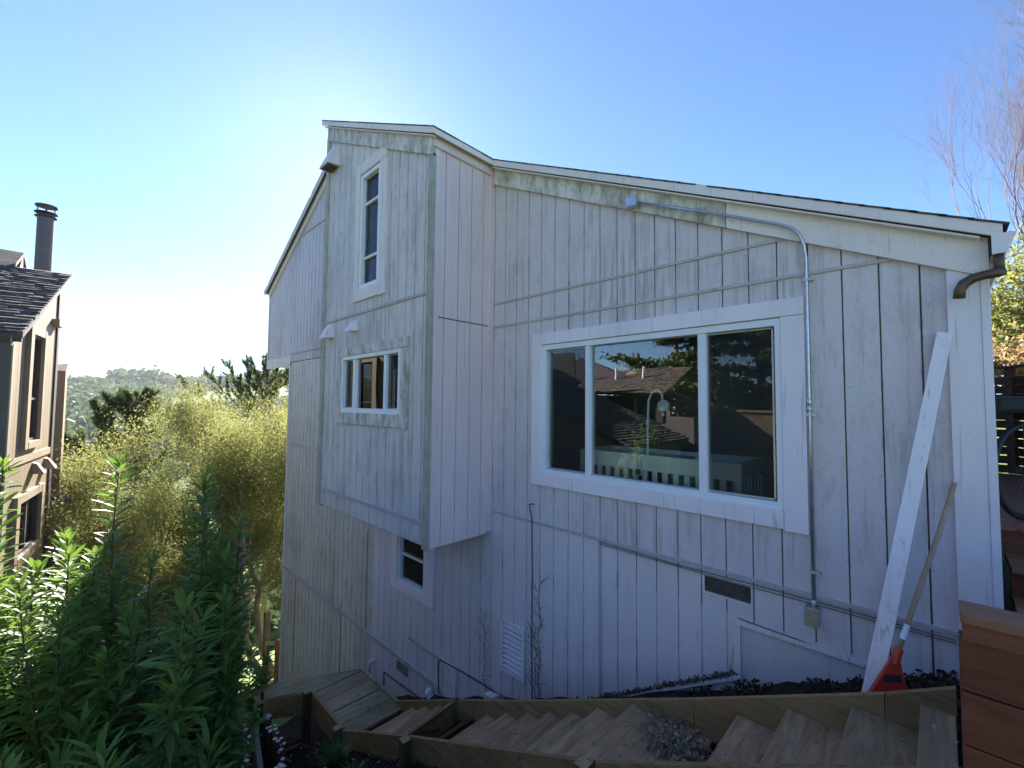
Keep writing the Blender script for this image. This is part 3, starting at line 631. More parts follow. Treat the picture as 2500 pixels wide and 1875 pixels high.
for nx_,z,dp in tr:
    mk('tread',M['tread'],lambda m_:m_.hexa([(nx_+rs.uniform(-.006,.006),YO+.002,z-.038),(nx_+dp,YO+.002,z-.038),(nx_+dp,YI-.002,z-.038),(nx_+rs.uniform(-.006,.006),YI-.002,z-.038),(nx_,YO+.002,z+rs.uniform(-.004,.004)),(nx_+dp,YO+.002,z+rs.uniform(-.006,.002)),(nx_+dp,YI-.002,z+rs.uniform(-.006,.002)),(nx_,YI-.002,z)]),st,bevel=.004)
    if nx_ not in (-1.47,-4.30): mk('riser',M['stringer'],lambda m_:m_.box((nx_+.02,YO+.004,z-.20),(nx_+.045,YI-.004,z-.039)),st)
mk('riser',M['redwood'],lambda m_:m_.box((-3.735,YO+.004,-3.60),(-3.690,YI-.004,-3.41)),st)
mk('cross_board',M['stringer'],lambda m_:m_.hexa([(-4.0,YO+.004,-3.62),(-3.965,YO+.004,-3.62),(-4.005,YI-.004,-3.70),(-4.04,YI-.004,-3.70),(-3.865,YO+.004,-3.27),(-3.825,YO+.004,-3.27),(-4.01,YI-.004,-3.385),(-4.05,YI-.004,-3.385)]),st)
# landing and the turn
land=thing('stair_landing','level mossy plank landing at the turn of the stairs','landing',(-5.7,2.9,-4.7))
for i in range(4):
    a=-6.26+.006+i*.2845
    mk('deck_plank',M['landing'],lambda m_:m_.box((a,YO+.02,-4.038),(a+.272,YI,-4.0+rs.uniform(-.004,.002))),land,bevel=.003)
mk('border_board',M['landing'],lambda m_:m_.box((-6.26,YI+.003,-4.20),(-5.19,YI+.043,-3.975)),land)
mk('border_board',M['stringer'],lambda m_:m_.box((-6.26,YO-.022,-4.28),(-5.32,YO+.016,-3.985)),land)
Q=[(-6.30,3.25),(-6.78,2.34),(-6.90,1.95),(-6.62,1.85),(-6.53,2.10),(-6.30,2.48)]
def prism(m_,q,z0,z1):
    n=len(q); m_.add([(x,y,z1) for x,y in q]+[(x,y,z0) for x,y in q],[tuple(range(n)),tuple(range(2*n-1,n-1,-1))]+[(i,i+n,(i+1)%n+n,(i+1)%n) for i in range(n)])
mk('deck_plank',M['landing'],lambda m_:prism(m_,[(-6.27,3.25),(-6.27,2.50),(-6.52,2.10),(-6.60,2.62)],-4.04,-4.0),land)
mk('deck_plank',M['landing'],lambda m_:prism(m_,[(-6.285,3.27),(-6.607,2.62),(-6.526,2.09),(-6.60,1.9),(-6.95,1.9),(-6.80,2.34)],-4.042,-4.002),land)
mk('border_board',M['stringer'],lambda m_:m_.bar((-6.28,2.475,-4.135),(-6.60,1.98,-4.135),.036,.27),land)
def post(x,y,zt,s=.088,par=st,zb=None):
    zb=zb if zb is not None else ground(x,y)-.2
    p=mk('post',M['post'],lambda m_:m_.box((x-s/2,y-s/2,zb),(x+s/2,y+s/2,zt-.003)),par,bevel=.003)
    mk('post_top',M['endgrain'],lambda m_:m_.box((x-s/2+.002,y-s/2+.002,zt-.003),(x+s/2-.002,y+s/2-.002,zt)),p)
post(-3.80,YO-.085,-3.27); post(-1.70,YO-.085,-2.31); post(-5.33,YO-.07,-3.955,par=land); post(-6.29,2.43,-3.965,par=land)
mk('bottom_rail',M['redwood'],lambda m_:m_.bar((-6.3,2.4,-4.66),(-5.55,2.32,-4.33),.05,.04),land)
mk('bottom_rail',M['redwood'],lambda m_:m_.bar((-6.3,2.4,-4.66),(-6.35,1.85,-4.62),.05,.04),land)

# log-roll edging: two runs of bound stakes, a plank and an iron stake
def roll(label,pts,seed,r=.024):
    root=thing('log_edging',label,'garden edging',pts[0]); rr=random.Random(seed)
    for (a,b) in zip(pts,pts[1:]):
        a=Vector(a);b=Vector(b); n=max(1,int((b-a).xy.length/(r*1.75)))
        for i in range(n):
            p=a.lerp(b,i/n)+Vector((rr.uniform(-.035,.035),rr.uniform(-.03,.03),rr.uniform(-.05,.05))); q=r*rr.uniform(.7,1.15); zb=ground(p.x,p.y)-.05
            tl=Vector((rr.uniform(-.02,.02),rr.uniform(-.02,.02),0))
            m_=MB(); m_.tube([(p.x,p.y,zb),p+tl],q,8); o=m_.build('log_stake',M['stake'],root); o.data.materials.append(M['stakeend']); o.data.polygons[-1].material_index=1
roll('bound roll of short log stakes edging the soil, nearest the landing',[(-7.15,2.22,-4.35),(-6.45,1.98,-4.16),(-5.75,1.93,-4.10),(-5.35,1.80,-4.02),(-4.6,1.55,-3.80),(-4.0,1.30,-3.6)],1)
roll('bound roll of short log stakes against the leafy shrubs',[(-6.95,1.86,-4.25),(-6.2,1.68,-4.10),(-5.5,1.48,-3.96),(-4.9,1.28,-3.80),(-4.2,1.0,-3.6)],2)
tag(mk('edging_plank',M['greyboard'],lambda m_:m_.hexa([(-6.5,1.80,-5.0),(-6.46,1.84,-5.0),(-4.6,1.42,-4.2),(-4.64,1.38,-4.2),(-6.5,1.84,-4.22),(-6.46,1.88,-4.22),(-4.6,1.46,-3.85),(-4.64,1.42,-3.85)]),None),'grey weathered plank wedged between the two rolls of log edging','plank')
tag(mk('metal_stake',M['black'],lambda m_:(m_.tube([(-6.62,1.97,-5.0),(-6.60,1.96,-3.90)],.022,6)),None),'black iron garden stake standing among the log edging','stake')

# leaning board, broom
lb=tag(mk('leaning_board',M['scuffed'],lambda m_:m_.hexa([(-.392,3.335,-1.80),(-.305,3.335,-1.80),(-.303,3.353,-1.80),(-.390,3.353,-1.80),(.004,YW-.052,.485),(.074,YW-.052,.466),(.075,YW-.034,.466),(.005,YW-.034,.485)]),None,bevel=.003),'long white painted trim board leaning against the house corner','board')
br=thing('garden_broom','red plastic broom with a wooden handle leaning upside up on the wall','broom',(-.24,3.38,-1.7))
hb,ht=Vector((-.213,3.405,-1.44)),Vector((.058,3.80,-.452))
mk('handle',M['broomwood'],lambda m_:m_.tube([hb,hb.lerp(ht,.3),hb.lerp(ht,.7)+Vector((.004,0,0)),ht],[.0125,.0135,.013,.0125],10),br,smooth=True)
mk('handle_label',M['vinyl'],lambda m_:m_.tube([hb.lerp(ht,.10),hb.lerp(ht,.18)],.0142,10,False),br,smooth=True)
hd=mk('broom_head',M['red'],lambda m_:(m_.hexa([(-.338,3.250,-1.665),(-.158,3.395,-1.665),(-.172,3.425,-1.665),(-.352,3.285,-1.665),(-.226,3.385,-1.425),(-.200,3.402,-1.425),(-.205,3.418,-1.425),(-.231,3.402,-1.425)]),m_.tube([hb-(ht-hb)*.04,hb+(ht-hb)*.05],.021,10)),br,bevel=.004)
mk('head_slot',M['black'],lambda m_:m_.hexa([(-.268,3.318,-1.560),(-.188,3.382,-1.560),(-.188,3.39,-1.560),(-.268,3.326,-1.560),(-.258,3.329,-1.525),(-.194,3.380,-1.525),(-.194,3.388,-1.525),(-.258,3.337,-1.525)]),br)
def bris(m_):
    rr=random.Random(4)
    for i in range(90):
        t_=rr.random(); a=Vector((-.335,3.26,-1.64)).lerp(Vector((-.165,3.40,-1.64)),t_)+Vector((rr.uniform(-.01,.01),rr.uniform(0,.03),0)); d=Vector((-.08+.09*t_+rr.uniform(-.02,.02),rr.uniform(-.02,.02),-.11)); m_.tube([a,a+d],[.003,.0015],4)
mk('bristles',M['red'],bris,br)

# mulch heap along the wall, debris
def chips(name,mat,pts,size,label=None,kind='stuff',seed=1,fl=.4):
    g=np.random.default_rng(seed); n=len(pts); P=np.array(pts); a=g.normal(size=(n,3)); a/=np.linalg.norm(a,axis=1)[:,None]
    b=g.normal(size=(n,3)); b-= (b*a).sum(1)[:,None]*a; b/=np.linalg.norm(b,axis=1)[:,None]; c=np.cross(a,b)
    sz=size*g.uniform(.4,1.5,(n,1)); a*=sz;b*=sz*.45;c*=sz*.3*fl
    co=[(-1,-1,-1),(1,-1,-1),(1,1,-1),(-1,1,-1),(-1,-1,1),(1,-1,1),(1,1,1),(-1,1,1)]
    V=np.stack([P+a*i+b*j+c*k_ for i,j,k_ in co],1)
    F=[(0,3,2,1),(4,5,6,7),(0,1,5,4),(1,2,6,5),(2,3,7,6),(3,0,4,7)]
    VV=V[:,np.array(F).ravel()].reshape(-1,3)
    o=fast_mesh(name,VV,4,mat); tag(o,label,None,None,kind); return o
g=np.random.default_rng(2); pts=[]
for i in range(9000):
    x=g.uniform(-2.1,.04); y=g.uniform(YI+.05,YW-.01); pk=.10+.07*noise.noise(Vector((x*4,0,2)))
    t_=max(0,min(1,(x+2.1)/.6)); z=ZI(x)-.33+(pk+.06)*t_*g.uniform(.2,1); pts.append((x,y,z))
chips('mulch',flat('dark_mulch',(.055,.036,.026),.95,.2,var=.6,scale=30),pts,.015)
pts=[(x,y,ground(x,y)+.05+g.uniform(-.01,.02)) for x,y in zip(g.uniform(-6.6,-1.5,7000),g.uniform(1.5,2.45,7000))]
chips('soil_clods',flat('soil_clod',(.045,.036,.030),.95,.2,var=.6,scale=30),pts,.016,seed=4)
pts=[(x,y,ground(x,y)+.085) for x,y in zip(g.uniform(-6.3,-2.5,160),g.uniform(1.5,2.45,160))]
chips('pale_chips',flat('pale_wood_chip',(.4,.34,.28),.8,.2,var=.3,scale=30),pts,.012,seed=5)
pts=[]
for i in range(620):
    a=g.normal(0,.17); b=g.normal(0,.13); x=-1.27+a; y=2.93+b-a*.4
    if -1.72<x<-1.02 and YO<y<YI: pts.append((x,y,-2.295+.008+g.uniform(0,.06)*math.exp(-(a*a+b*b)/.03)))
chips('fallen_leaves',flat('dry_leaf_litter',(.30,.22,.15),.85,.2,var=.5,scale=40),pts,.019,seed=6,fl=.15)
pts=[(x,y,-3.99) for x,y in zip(g.uniform(-6.2,-5.1,26),g.uniform(2.55,3.1,26))]+[(nx_+g.uniform(.05,.25),g.uniform(2.55,3.15),z+.008) for nx_,z,dp in tr for _ in range(7)]
chips('leaf_bits',flat('pale_leaf_bit',(.32,.29,.22),.85,.2,var=.3,scale=40),pts,.012,seed=7,fl=.15)
# mossy grit lying on the step trim
pts=[]
for i in range(900):
    x=g.uniform(-2.9,-1.22); z=-2.965+(x+2.54)*.62+abs(g.normal(0,.018)); pts.append((x,YW-.02+g.uniform(-.012,.006),z))
chips('wall_grit',flat('dry_grit',(.13,.10,.08),.9,.2,var=.5,scale=40),pts,.010,seed=8)

# ------------------------------------------------------------------ deck wall, deck, steps, fence, bicycle on the right
dw=thing('deck_side_wall','reddish stained plank half wall with a flat cap beside the stairs','deck wall',(.6,2.3,-1.9))
mk('cap_board',M['redtread'],lambda m_:m_.box((.035,2.285,-.773),(3.4,2.435,-.735)),dw,bevel=.004)
mk('cap_trim',M['redwood'],lambda m_:m_.box((.040,2.300,-.835),(3.4,2.42,-.774)),dw)
for i in range(5):
    z1_=-.838-i*.192; mk('wall_plank',M['redwood'],lambda m_:m_.box((.030,2.325,z1_-.186),(3.4,2.40,z1_)),dw,bevel=.003)
dk=thing('wooden_deck','reddish brown plank deck with steps beside the house corner','deck',(1.5,5,-1.9))
mk('deck_board',M['redtread'],lambda m_:[m_.box((.262,4.37+i*.145,-.80),(4.5,4.50+i*.145,-.765)) for i in range(24)],dk)
mk('deck_riser',M['redwood'],lambda m_:m_.box((.265,4.40,-.95),(3.5,4.43,-.801)),dk)
for yf,yb,z in ((4.02,4.40,-.95),(3.75,4.10,-1.13),(3.45,3.84,-1.31),(3.2,3.5,-1.49)):
    mk('step_tread',M['redtread'],lambda m_:m_.box((.285,yf,z-.038),(3.3,yb,z)),dk,bevel=.004)
    mk('step_riser',M['redwood'],lambda m_:m_.box((.287,yf+.03,z-.20),(3.3,yf+.055,z-.039)),dk)
mk('gap_shadow_strip',M['black'],lambda m_:m_.box((.245,3.9,-1.95),(.258,7.8,-.90)),dk)  # black strip painted in as the shadow in the gap beside the steps
def fence(label,p,q,z0,z1,posts,seed):
    f=thing('slatted_fence',label,'fence',(*p,z0)); a=Vector((*p,0)); b=Vector((*q,0)); d=(b-a).normalized(); n=Vector((-d.y,d.x,0))
    mk('fence_slats',M['fence'],lambda m_:[m_.bar(a+Vector((0,0,z0+.06+i*.105)),b+Vector((0,0,z0+.06+i*.105+ (i%3-1)*.004)),.02,.092) for i in range(int((z1-z0-.05)/.105))],f)
    for t_ in posts:
        c=a.lerp(b,t_)+n*.05; mk('fence_post',M['fence'],lambda m_:m_.box((c.x-.045,c.y-.045,z0),(c.x+.045,c.y+.045,z1+.02)),f)
    mk('fence_cap',M['fence'],lambda m_:m_.bar(a+Vector((0,0,z1)),b+Vector((0,0,z1)),.09,.03),f)
fence('brown slatted redwood fence at the back of the deck',(-.3,7.9),(.62,7.9),-.77,.50,(.0,.5,1.0),1)
fence('brown slatted redwood fence along the right side of the deck',(.64,7.85),(1.6,5.0),-.77,.50,(.5,1.0),2)
bk=thing('bicycle','blue and black bicycle parked on the deck behind the white corner board','bicycle',(.9,4.95,-.765))
bd=Vector((.5,.866,0)); bz=Vector((0,0,1)); bo=Vector((.415,4.66,-.765+.335))
def bp_(s_,h): return bo+bd*s_+bz*h
wv=[]
for s_ in (0,1.03):
    ww=mk('wheel',M['darkmetal'],lambda m_:(m_.torus(bp_(s_,0),bd,bz,.300,.008,40,6),m_.lathe(bp_(s_,0)-bd.cross(bz)*.04,[(.02,0),(.02,.08)],10,bd.cross(bz)),[m_.tube([bp_(s_,0),bp_(s_,0)+(bd*math.cos(k_*.3927)+bz*math.sin(k_*.3927))*.298],.0015,4) for k_ in range(16)]),bk)
    mk('tyre',M['black'],lambda m_:m_.torus(bp_(s_,0),bd,bz,.318,.018,44,8),ww,smooth=True)
mk('frame',M['bluemetal'],lambda m_:(m_.tube([bp_(.44,-.05),bp_(.30,.46)],.019,8),m_.tube([bp_(.31,.42),bp_(.84,.46)],.018,8),m_.tube([bp_(.44,-.05),bp_(.85,.38)],.022,8),m_.tube([bp_(0,0),bp_(.44,-.05)],.011,8),m_.tube([bp_(0,0),bp_(.31,.42)],.010,8),m_.tube([bp_(.83,.52),bp_(.90,.25),bp_(1.03,0)],.017,8)),bk,smooth=True)
mk('saddle',M['black'],lambda m_:(m_.tube([bp_(.30,.46),bp_(.27,.60)],.014,8),m_.tube([bp_(.12,.63),bp_(.2,.625),bp_(.32,.615),bp_(.42,.60)],[.055,.06,.035,.02],8)),bk,smooth=True)
mk('handlebar',M['black'],lambda m_:(m_.tube([bp_(.83,.52),bp_(.82,.64)],.016,8),m_.tube([bp_(.80,.65)+bd.cross(bz)*.3,bp_(.84,.64),bp_(.80,.65)-bd.cross(bz)*.3],.014,8)),bk,smooth=True)
mk('crankset',M['black'],lambda m_:(m_.lathe(bp_(.44,-.05)-bd.cross(bz)*-.05,[(.09,0),(.09,.006)],20,bd.cross(bz)),m_.tube([bp_(.44,-.05)+bd.cross(bz)*.07,bp_(.38,-.21)+bd.cross(bz)*.07],.012,6),m_.box(tuple(bp_(.38,-.23)+bd.cross(bz)*.07+Vector((-.04,-.04,0))),tuple(bp_(.38,-.20)+bd.cross(bz)*.07+Vector((.04,.04,0)))),m_.tube([bp_(0,.04),bp_(.44,.03)],.006,4),m_.tube([bp_(0,-.04),bp_(.44,-.13)],.006,4)),bk)
mk('rack_bag',M['black'],lambda m_:m_.box(tuple(bp_(-.12,.40)-Vector((.08,.06,0))),tuple(bp_(.10,.52)+Vector((.08,.06,0)))),bk,bevel=.03)

# ------------------------------------------------------------------ neighbour's house on the left
NR=R(8.5); Nd=(-math.cos(NR),math.sin(NR)); Nn=(math.sin(NR),math.cos(NR)); N=Plane((-11.476,-.737),Nd,Nn)
nh=thing('tan_house','tan plank sided neighbouring house with dark trim, shake roof and tall window','house',(-13,-3,-8))
NT=lambda u: 1.21+.52*(u+.15)
N1=(.86,1.66,-.80,1.27); N2=(.62,2.12,-2.93,-1.92)
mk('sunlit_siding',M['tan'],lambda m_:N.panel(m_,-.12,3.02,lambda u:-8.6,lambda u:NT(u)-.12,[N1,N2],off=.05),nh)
def nbody(m_):
    N.panel(m_,-.14,3.05,lambda u:-8.6,lambda u:NT(u)-.13,[N1,N2],w0=-.12,w1=-.0125,gap=0)
mk('wall_backing',M['darktrim'],nbody,nh)
NE=Plane(tuple((N.p(-.15,0,0)).xy),(-Nn[0],-Nn[1]),(-Nd[0],-Nd[1]))
mk('shade_painted_siding',M['brown_and_shaded'],lambda m_:(NE.panel(m_,0,9,lambda u:-7.6,lambda u:1.16,[],off=0,w0=-.03),NE.box(m_,0.01,8.9,-7.6,1.1,-.15,-.035),N.box(m_,3.0,3.06,-8.6,2.6,-9,-.13),N.box(m_,0,3,-8.6,2.6,-9.1,-9)),nh)  # dark brown here is shade painted onto the face turned from the sun
nroof=mk('roof',M['darktrim'],lambda m_:(N.trap(m_,-.25,3.30,NT(-.25)-.10,NT(3.30)-.10,NT(-.25)-.02,NT(3.3)-.02,-9.2,.14)),nh)
P0=N.p(-.27,NT(-.27),.15); csn=math.hypot(1,.52)
shingles('shake_course',M['shake'],nroof,P0,(-Nn[0],-Nn[1],0),(Nd[0],Nd[1],.52),9.3,3.58*csn,ex=.15,tab=.2,th=.022,jit=.018,seed=9)
mk('rake_trim',M['tantrim'],lambda m_:(N.trap(m_,-.25,3.28,NT(-.25)-.24,NT(3.28)-.24,NT(-.25)-.03,NT(3.28)-.03,.0,.02)),nh)
mk('corner_trim',M['darktrim'],lambda m_:(N.box(m_,2.86,3.06,-8.6,NT(2.9)-.24,0,.03)),nh)
mk('corner_trim',M['tantrim'],lambda m_:(N.box(m_,-.15,-.03,-8.6,.98,0,.02),N.box(m_,-.03,2.86,-1.19,-1.05,0,.025)),nh)
mk('eave_fascia',M['darktrim'],lambda m_:NE.box(m_,-.12,9,1.0,1.16,0,.06),nh)
def nwin(cas,fr,lab,mull):
    m_=MB(); a,b,c,d=cas; e,f_,g_,h2=fr
    N.box(m_,a,e,c,d,0,.07);N.box(m_,f_,b,c,d,0,.07);N.box(m_,e,f_,h2,d,0,.065);N.box(m_,e,f_,c,g_,0,.075)
    wn=m_.build('house_window',M['tantrim'],nh); wn['label']=lab
    m_=MB(); t_=.05
    N.box(m_,e,e+t_,g_,h2,-.08,.01);N.box(m_,f_-t_,f_,g_,h2,-.08,.01);N.box(m_,e,f_,h2-t_,h2,-.08,.008);N.box(m_,e,f_,g_,g_+t_,-.08,.008)
    for q in mull: N.box(m_,*q,-.07,.0)
    m_.build('window_frame',M['darktrim'],wn); m_=MB(); N.box(m_,e+.01,f_-.01,g_+.01,h2-.01,-.05,-.045); m_.build('pane',M['glass'],wn)
    m_=MB(); N.box(m_,e-.1,f_+.1,g_-.1,h2+.1,-.6,-.58); m_.build('room_backing',M['dark'],wn)
nwin((.66,1.78,-.93,1.42),N1,'tall narrow dark framed window',[(N1[0],N1[1],.0,.05)])
nwin((.42,2.30,-3.10,-1.77),N2,'wide dark framed lower window',[(1.33,1.40,N2[2],N2[3])])
mk('gable_bracket',M['tantrim'],lambda m_:N.box(m_,2.45,2.85,1.65,1.80,0,.12),nh)
for a in (1.50,2.42): hood('exhaust_hood',a,a+.22,-1.50,-1.26,.18,N,nh).data.materials[0]=M['tantrim']
# rear wing, small shed roof bay low on the wall, upper roof, chimney
mk('rear_wing',M['tan'],lambda m_:m_.hexa([(-15.9,-1.2,-8.8),(-15.25,-1.2,-8.8),(-15.25,-.13,-8.8),(-15.9,-.10,-8.8),(-15.9,-1.2,.72),(-15.25,-1.2,.72),(-15.25,-.13,.72),(-15.9,-.10,.95)]),nh)
lb_=mk('low_bay',M['tan'],lambda m_:m_.box((-16.6,-.75,-9.2),(-15.05,.0,-2.42)),nh)
mk('low_bay_roof',M['shake'],lambda m_:m_.hexa([(-16.7,-.8,-2.42),(-14.98,-.8,-2.42),(-14.98,.06,-2.42),(-16.7,.06,-2.42),(-16.7,-.8,-1.98),(-14.98,-.8,-2.36),(-14.98,.06,-2.36),(-16.7,.06,-2.20)]),lb_)
ub=mk('upper_wing',M['brown_and_shaded'],lambda m_:m_.hexa([(-17.5,-6,1.5),(-14.8,-6,1.5),(-14.8,-1.02,1.5),(-17.5,-1.0,1.5),(-17.5,-6,3.1),(-14.8,-6,2.6),(-14.8,-1.02,2.6),(-16.3,-1.0,3.60)]),nh)
mk('upper_roof',M['shake'],lambda m_:(m_.hexa([(-16.4,-6,3.62),(-14.5,-6,2.64),(-14.5,-1.12,2.64),(-16.4,-.99,3.62),(-16.4,-6,3.72),(-14.5,-6,2.74),(-14.5,-1.12,2.74),(-16.4,-.99,3.72)]),
   m_.hexa([(-16.4,-6,3.60),(-17.9,-6,2.6),(-17.9,-.85,2.6),(-16.4,-.99,3.62),(-16.4,-6,3.70),(-17.9,-6,2.7),(-17.9,-.85,2.7),(-16.4,-.99,3.72)])),ub)
ch=mk('chimney_pipe',flat('painted_flue',(.12,.105,.10),.5,.4,var=.1),lambda m_:m_.lathe((-16,-.645,2.2),[(.155,0),(.155,2.46)],24),nh)
mk('chimney_cap',M['darktrim'],lambda m_:(m_.lathe((-16,-.645,4.60),[(.16,0),(.205,.02),(.205,.035),(.16,.05)],24),m_.lathe((-16,-.645,4.70),[(.16,0),(.215,.02),(.215,.035),(.15,.05)],24),m_.lathe((-16,-.645,4.89),[(.02,-.01),(.21,0),(.21,.025),(.1,.05),(.02,.055)],24),[m_.box((-16+.15*math.cos(a)-.012,-.645+.15*math.sin(a)-.012,4.74),(-16+.15*math.cos(a)+.012,-.645+.15*math.sin(a)+.012,4.90)) for a in (0,1.57,3.14,4.71)]),ch)

# ------------------------------------------------------------------ houses and trees across the path (they show in the big window)
bh=thing('brown_house','dark brown house with low shake roofs reflected in the wide window','house',(-10,-9,-6))
e0=(-7.3,-5.05,-1.35)
r1=mk('lower_roof',M['darktrim'],lambda m_:m_.hexa([(-7.3,-9.95,-1.47),(-7.3,-5.05,-1.47),(-13.2,-5.05,.95),(-13.2,-9.95,.95),(-7.3,-9.95,-1.37),(-7.3,-5.05,-1.37),(-13.2,-5.05,1.05),(-13.2,-9.95,1.05)]),bh)
shingles('shake_course',M['shake'],r1,(-7.28,-9.97,-1.35),(0,1,0),(-1,0,.41),4.95,6.35,ex=.2,tab=.3,th=.045,jit=.02,seed=21)
mk('tan_wall',M['tan'],lambda m_:m_.hexa([(-13,-5.5,-7),(-7.6,-5.5,-6),(-7.6,-5.35,-6),(-13,-5.35,-7),(-13,-5.5,.80),(-7.6,-5.5,-1.42),(-7.6,-5.35,-1.42),(-13,-5.35,.80)]),bh)
mk('eave_wall',M['brown_and_shaded'],lambda m_:m_.box((-7.8,-9.9,-6),(-7.62,-5.52,-1.45)),bh)
mk('upper_wall',M['brown_and_shaded'],lambda m_:(m_.box((-16,-11.4,-6.5),(-8.7,-11.2,.50)),m_.box((-8.7,-16,-6.5),(-7.5,-11.0,-.5))),bh)
mk('wall_opening',M['black'],lambda m_:(m_.box((-11.9,-11.19,-.75),(-10.4,-11.15,.35)),m_.box((-10.2,-11.19,-.75),(-9.0,-11.15,.35))),bh)
mk('opening_post',M['tantrim'],lambda m_:[m_.box((x,-11.14,-.8),(x+.14,-11.08,.42)) for x in (-10.36,-12.05)],bh)
r2=mk('upper_roof',M['darktrim'],lambda m_:(m_.add([(-17,-16,3.2),(-9.3,-16,.35),(-8.5,-10.7,.50),(-17,-10.7,.62)],[(0,3,2,1)]),m_.add([(-9.3,-16,.35),(-7.1,-10.7,-.35),(-8.5,-10.7,.50)],[(0,1,2)])),bh)
a_=Vector((-17,-10.68,.64)); 
shingles('shake_course',M['shake'],r2,(-17,-10.65,.66),(1,0,-.01),(0,-1,.42),8.3,3.6,ex=.2,tab=.3,th=.03,seed=22)
mk('roof_vent',M['vinyl'],lambda m_:[m_.tube([(x,-12.5,1.0),(x,-12.5,2.0-.0*x)],.07,8) for x in (-13.6,-12.2,-10.6)],bh)
mk('skylight',M['tantrim'],lambda m_:m_.hexa([(-12,-13.2,1.55),(-10.6,-13.2,1.45),(-10.6,-14,1.75),(-12,-14,1.85),(-12,-13.2,1.75),(-10.6,-13.2,1.65),(-10.6,-14,1.95),(-12,-14,2.05)]),bh)
tf=thing('board_fence','plain tan board fence reflected in the right hand pane','fence',(-5.5,-13,-5))
mk('fence_boards',M['tan'],lambda m_:m_.box((-7.6,-13.05,-4.8),(2.0,-13.0,-.20)),tf)
mk('fence_rail',M['tantrim'],lambda m_:m_.box((-7.6,-13.0,-.24),(2.0,-12.92,-.14)),tf)

# ------------------------------------------------------------------ vegetation
def rand_unit(g,n):
    a=g.normal(size=(n,3)); return a/np.linalg.norm(a,axis=1)[:,None]
def rhombs(P,L,Wd,g,bias=None,droop=0):
    """one diamond leaf per point"""
    n=len(P); a=rand_unit(g,n)
    if bias is not None: a=a*.8+bias; a/=np.linalg.norm(a,axis=1)[:,None]
    a[:,2]-=droop; b=rand_unit(g,n); b-=(b*a).sum(1)[:,None]*a; b/=np.linalg.norm(b,axis=1)[:,None]+1e-9
    s_=g.uniform(.6,1.35,(n,1)); a=a*L*s_*.5; b=b*Wd*s_*.5
    return np.stack([P-a,P+b,P+a,P-b],1).reshape(-1,3)
class Tree:
    def __init__(s,seed): s.r=random.Random(seed); s.mb=MB(); s.tw=[]
    def grow(s,p,d,L,r,lev,maxlev,spread=.7,upb=.15,nb=(2,3),lr=.72,rr_=.62,wig=.18,seg=5,sides=6):
        pts=[p.copy()]; 
        for i in range(seg):
            d=(d+Vector((s.r.gauss(0,wig),s.r.gauss(0,wig),s.r.gauss(0,wig)+upb*.2))).normalized(); p=p+d*L/seg; pts.append(p.copy())
            if lev>=maxlev-1: s.tw.append((p.copy(),d.copy()))
        s.mb.tube(pts,[r*(1-(1-rr_)*i/seg) for i in range(seg+1)],max(3,sides-lev),False)
        if lev>=maxlev: return
        k_=s.r.randint(*nb)
        for i in range(k_):
            q=pts[-1] if i==0 else pts[s.r.randint(max(1,seg//2),seg)]
            ax=Vector((s.r.gauss(0,1),s.r.gauss(0,1),s.r.gauss(0,1)+upb)).normalized()
            nd_=(d+ax*spread*(1 if i else .5)).normalized()
            s.grow(q,nd_,L*lr*s.r.uniform(.8,1.2),r*rr_*s.r.uniform(.8,1),lev+1,maxlev,spread,upb,nb,lr,rr_,wig,seg,sides)
def leafy(name,label,cat,base,dirs,h,r,seed,leafmat,barkmat,nleaf,L,Wd,cl=.35,maxlev=5,spread=.75,upb=.3,lr=.74,nb=(2,3),group=None,flatten=1,clip=None,trunkh=None):
    root=thing(name,label,cat,base,group); T=Tree(seed); b=Vector(base)
    for d in dirs: T.grow(b.copy(),Vector(d).normalized(),h,r,0,maxlev,spread,upb,nb,lr)
    T.mb.build('trunk',M[barkmat],root,smooth=True)
    g=np.random.default_rng(seed); pts=np.array([t_[0][:] for t_ in T.tw])
    if clip is not None: pts=pts[clip(pts)]
    idx=g.integers(0,len(pts),nleaf); off=g.normal(0,cl,(nleaf,3)); off[:,2]*=flatten
    P=pts[idx]+off
    fast_mesh('crown',rhombs(P,L,Wd,g),4,M[leafmat],root); return root
# sunlit olive-green trees below the house
gy='sunlit trees on the slope'
leafy('broadleaf_tree','sunlit yellow green tree with pale forked limbs, nearest the house corner','tree',(-15.7,5.0,-9.3),[(.1,-.25,1),(-.2,.35,1),(-.35,-.5,.9)],3.3,.13,11,'oak','palebark',210000,.050,.030,cl=.26,group=gy)
leafy('broadleaf_tree','sunlit yellow green tree in the middle of the gap between the houses','tree',(-16.6,2.7,-9.8),[(.1,.1,1),(-.2,-.4,1)],3.0,.12,12,'oak','palebark',200000,.050,.030,cl=.26,group=gy)
leafy('broadleaf_tree','olive green tree left of the middle, just below the dark pine','tree',(-17.5,.9,-10.2),[(.0,-.2,1),(.1,.3,1)],2.2,.11,13,'oak','bark',150000,.050,.030,cl=.26,group=gy)
leafy('broadleaf_tree','pale olive tree behind the others, filling the gap under the sparse pine','tree',(-19.5,4.4,-11),[(.1,.1,1),(-.2,-.4,1),(.1,.5,1)],3.2,.12,19,'oak','palebark',150000,.055,.033,cl=.34,group=gy)
leafy('broadleaf_tree','low leafy tree beside the tan house bay','tree',(-20,-.2,-11.2),[(.0,-.2,1),(.1,.3,1)],2.2,.11,14,'pine','bark',30000,.09,.05,cl=.35)
leafy('broadleaf_tree','sunlit tree partly hidden behind the left edge of the weathered house','tree',(-15.5,7.6,-9.2),[(.1,-.35,1),(-.2,.2,1)],3.0,.13,15,'oak','palebark',120000,.050,.030,cl=.26,group=gy)
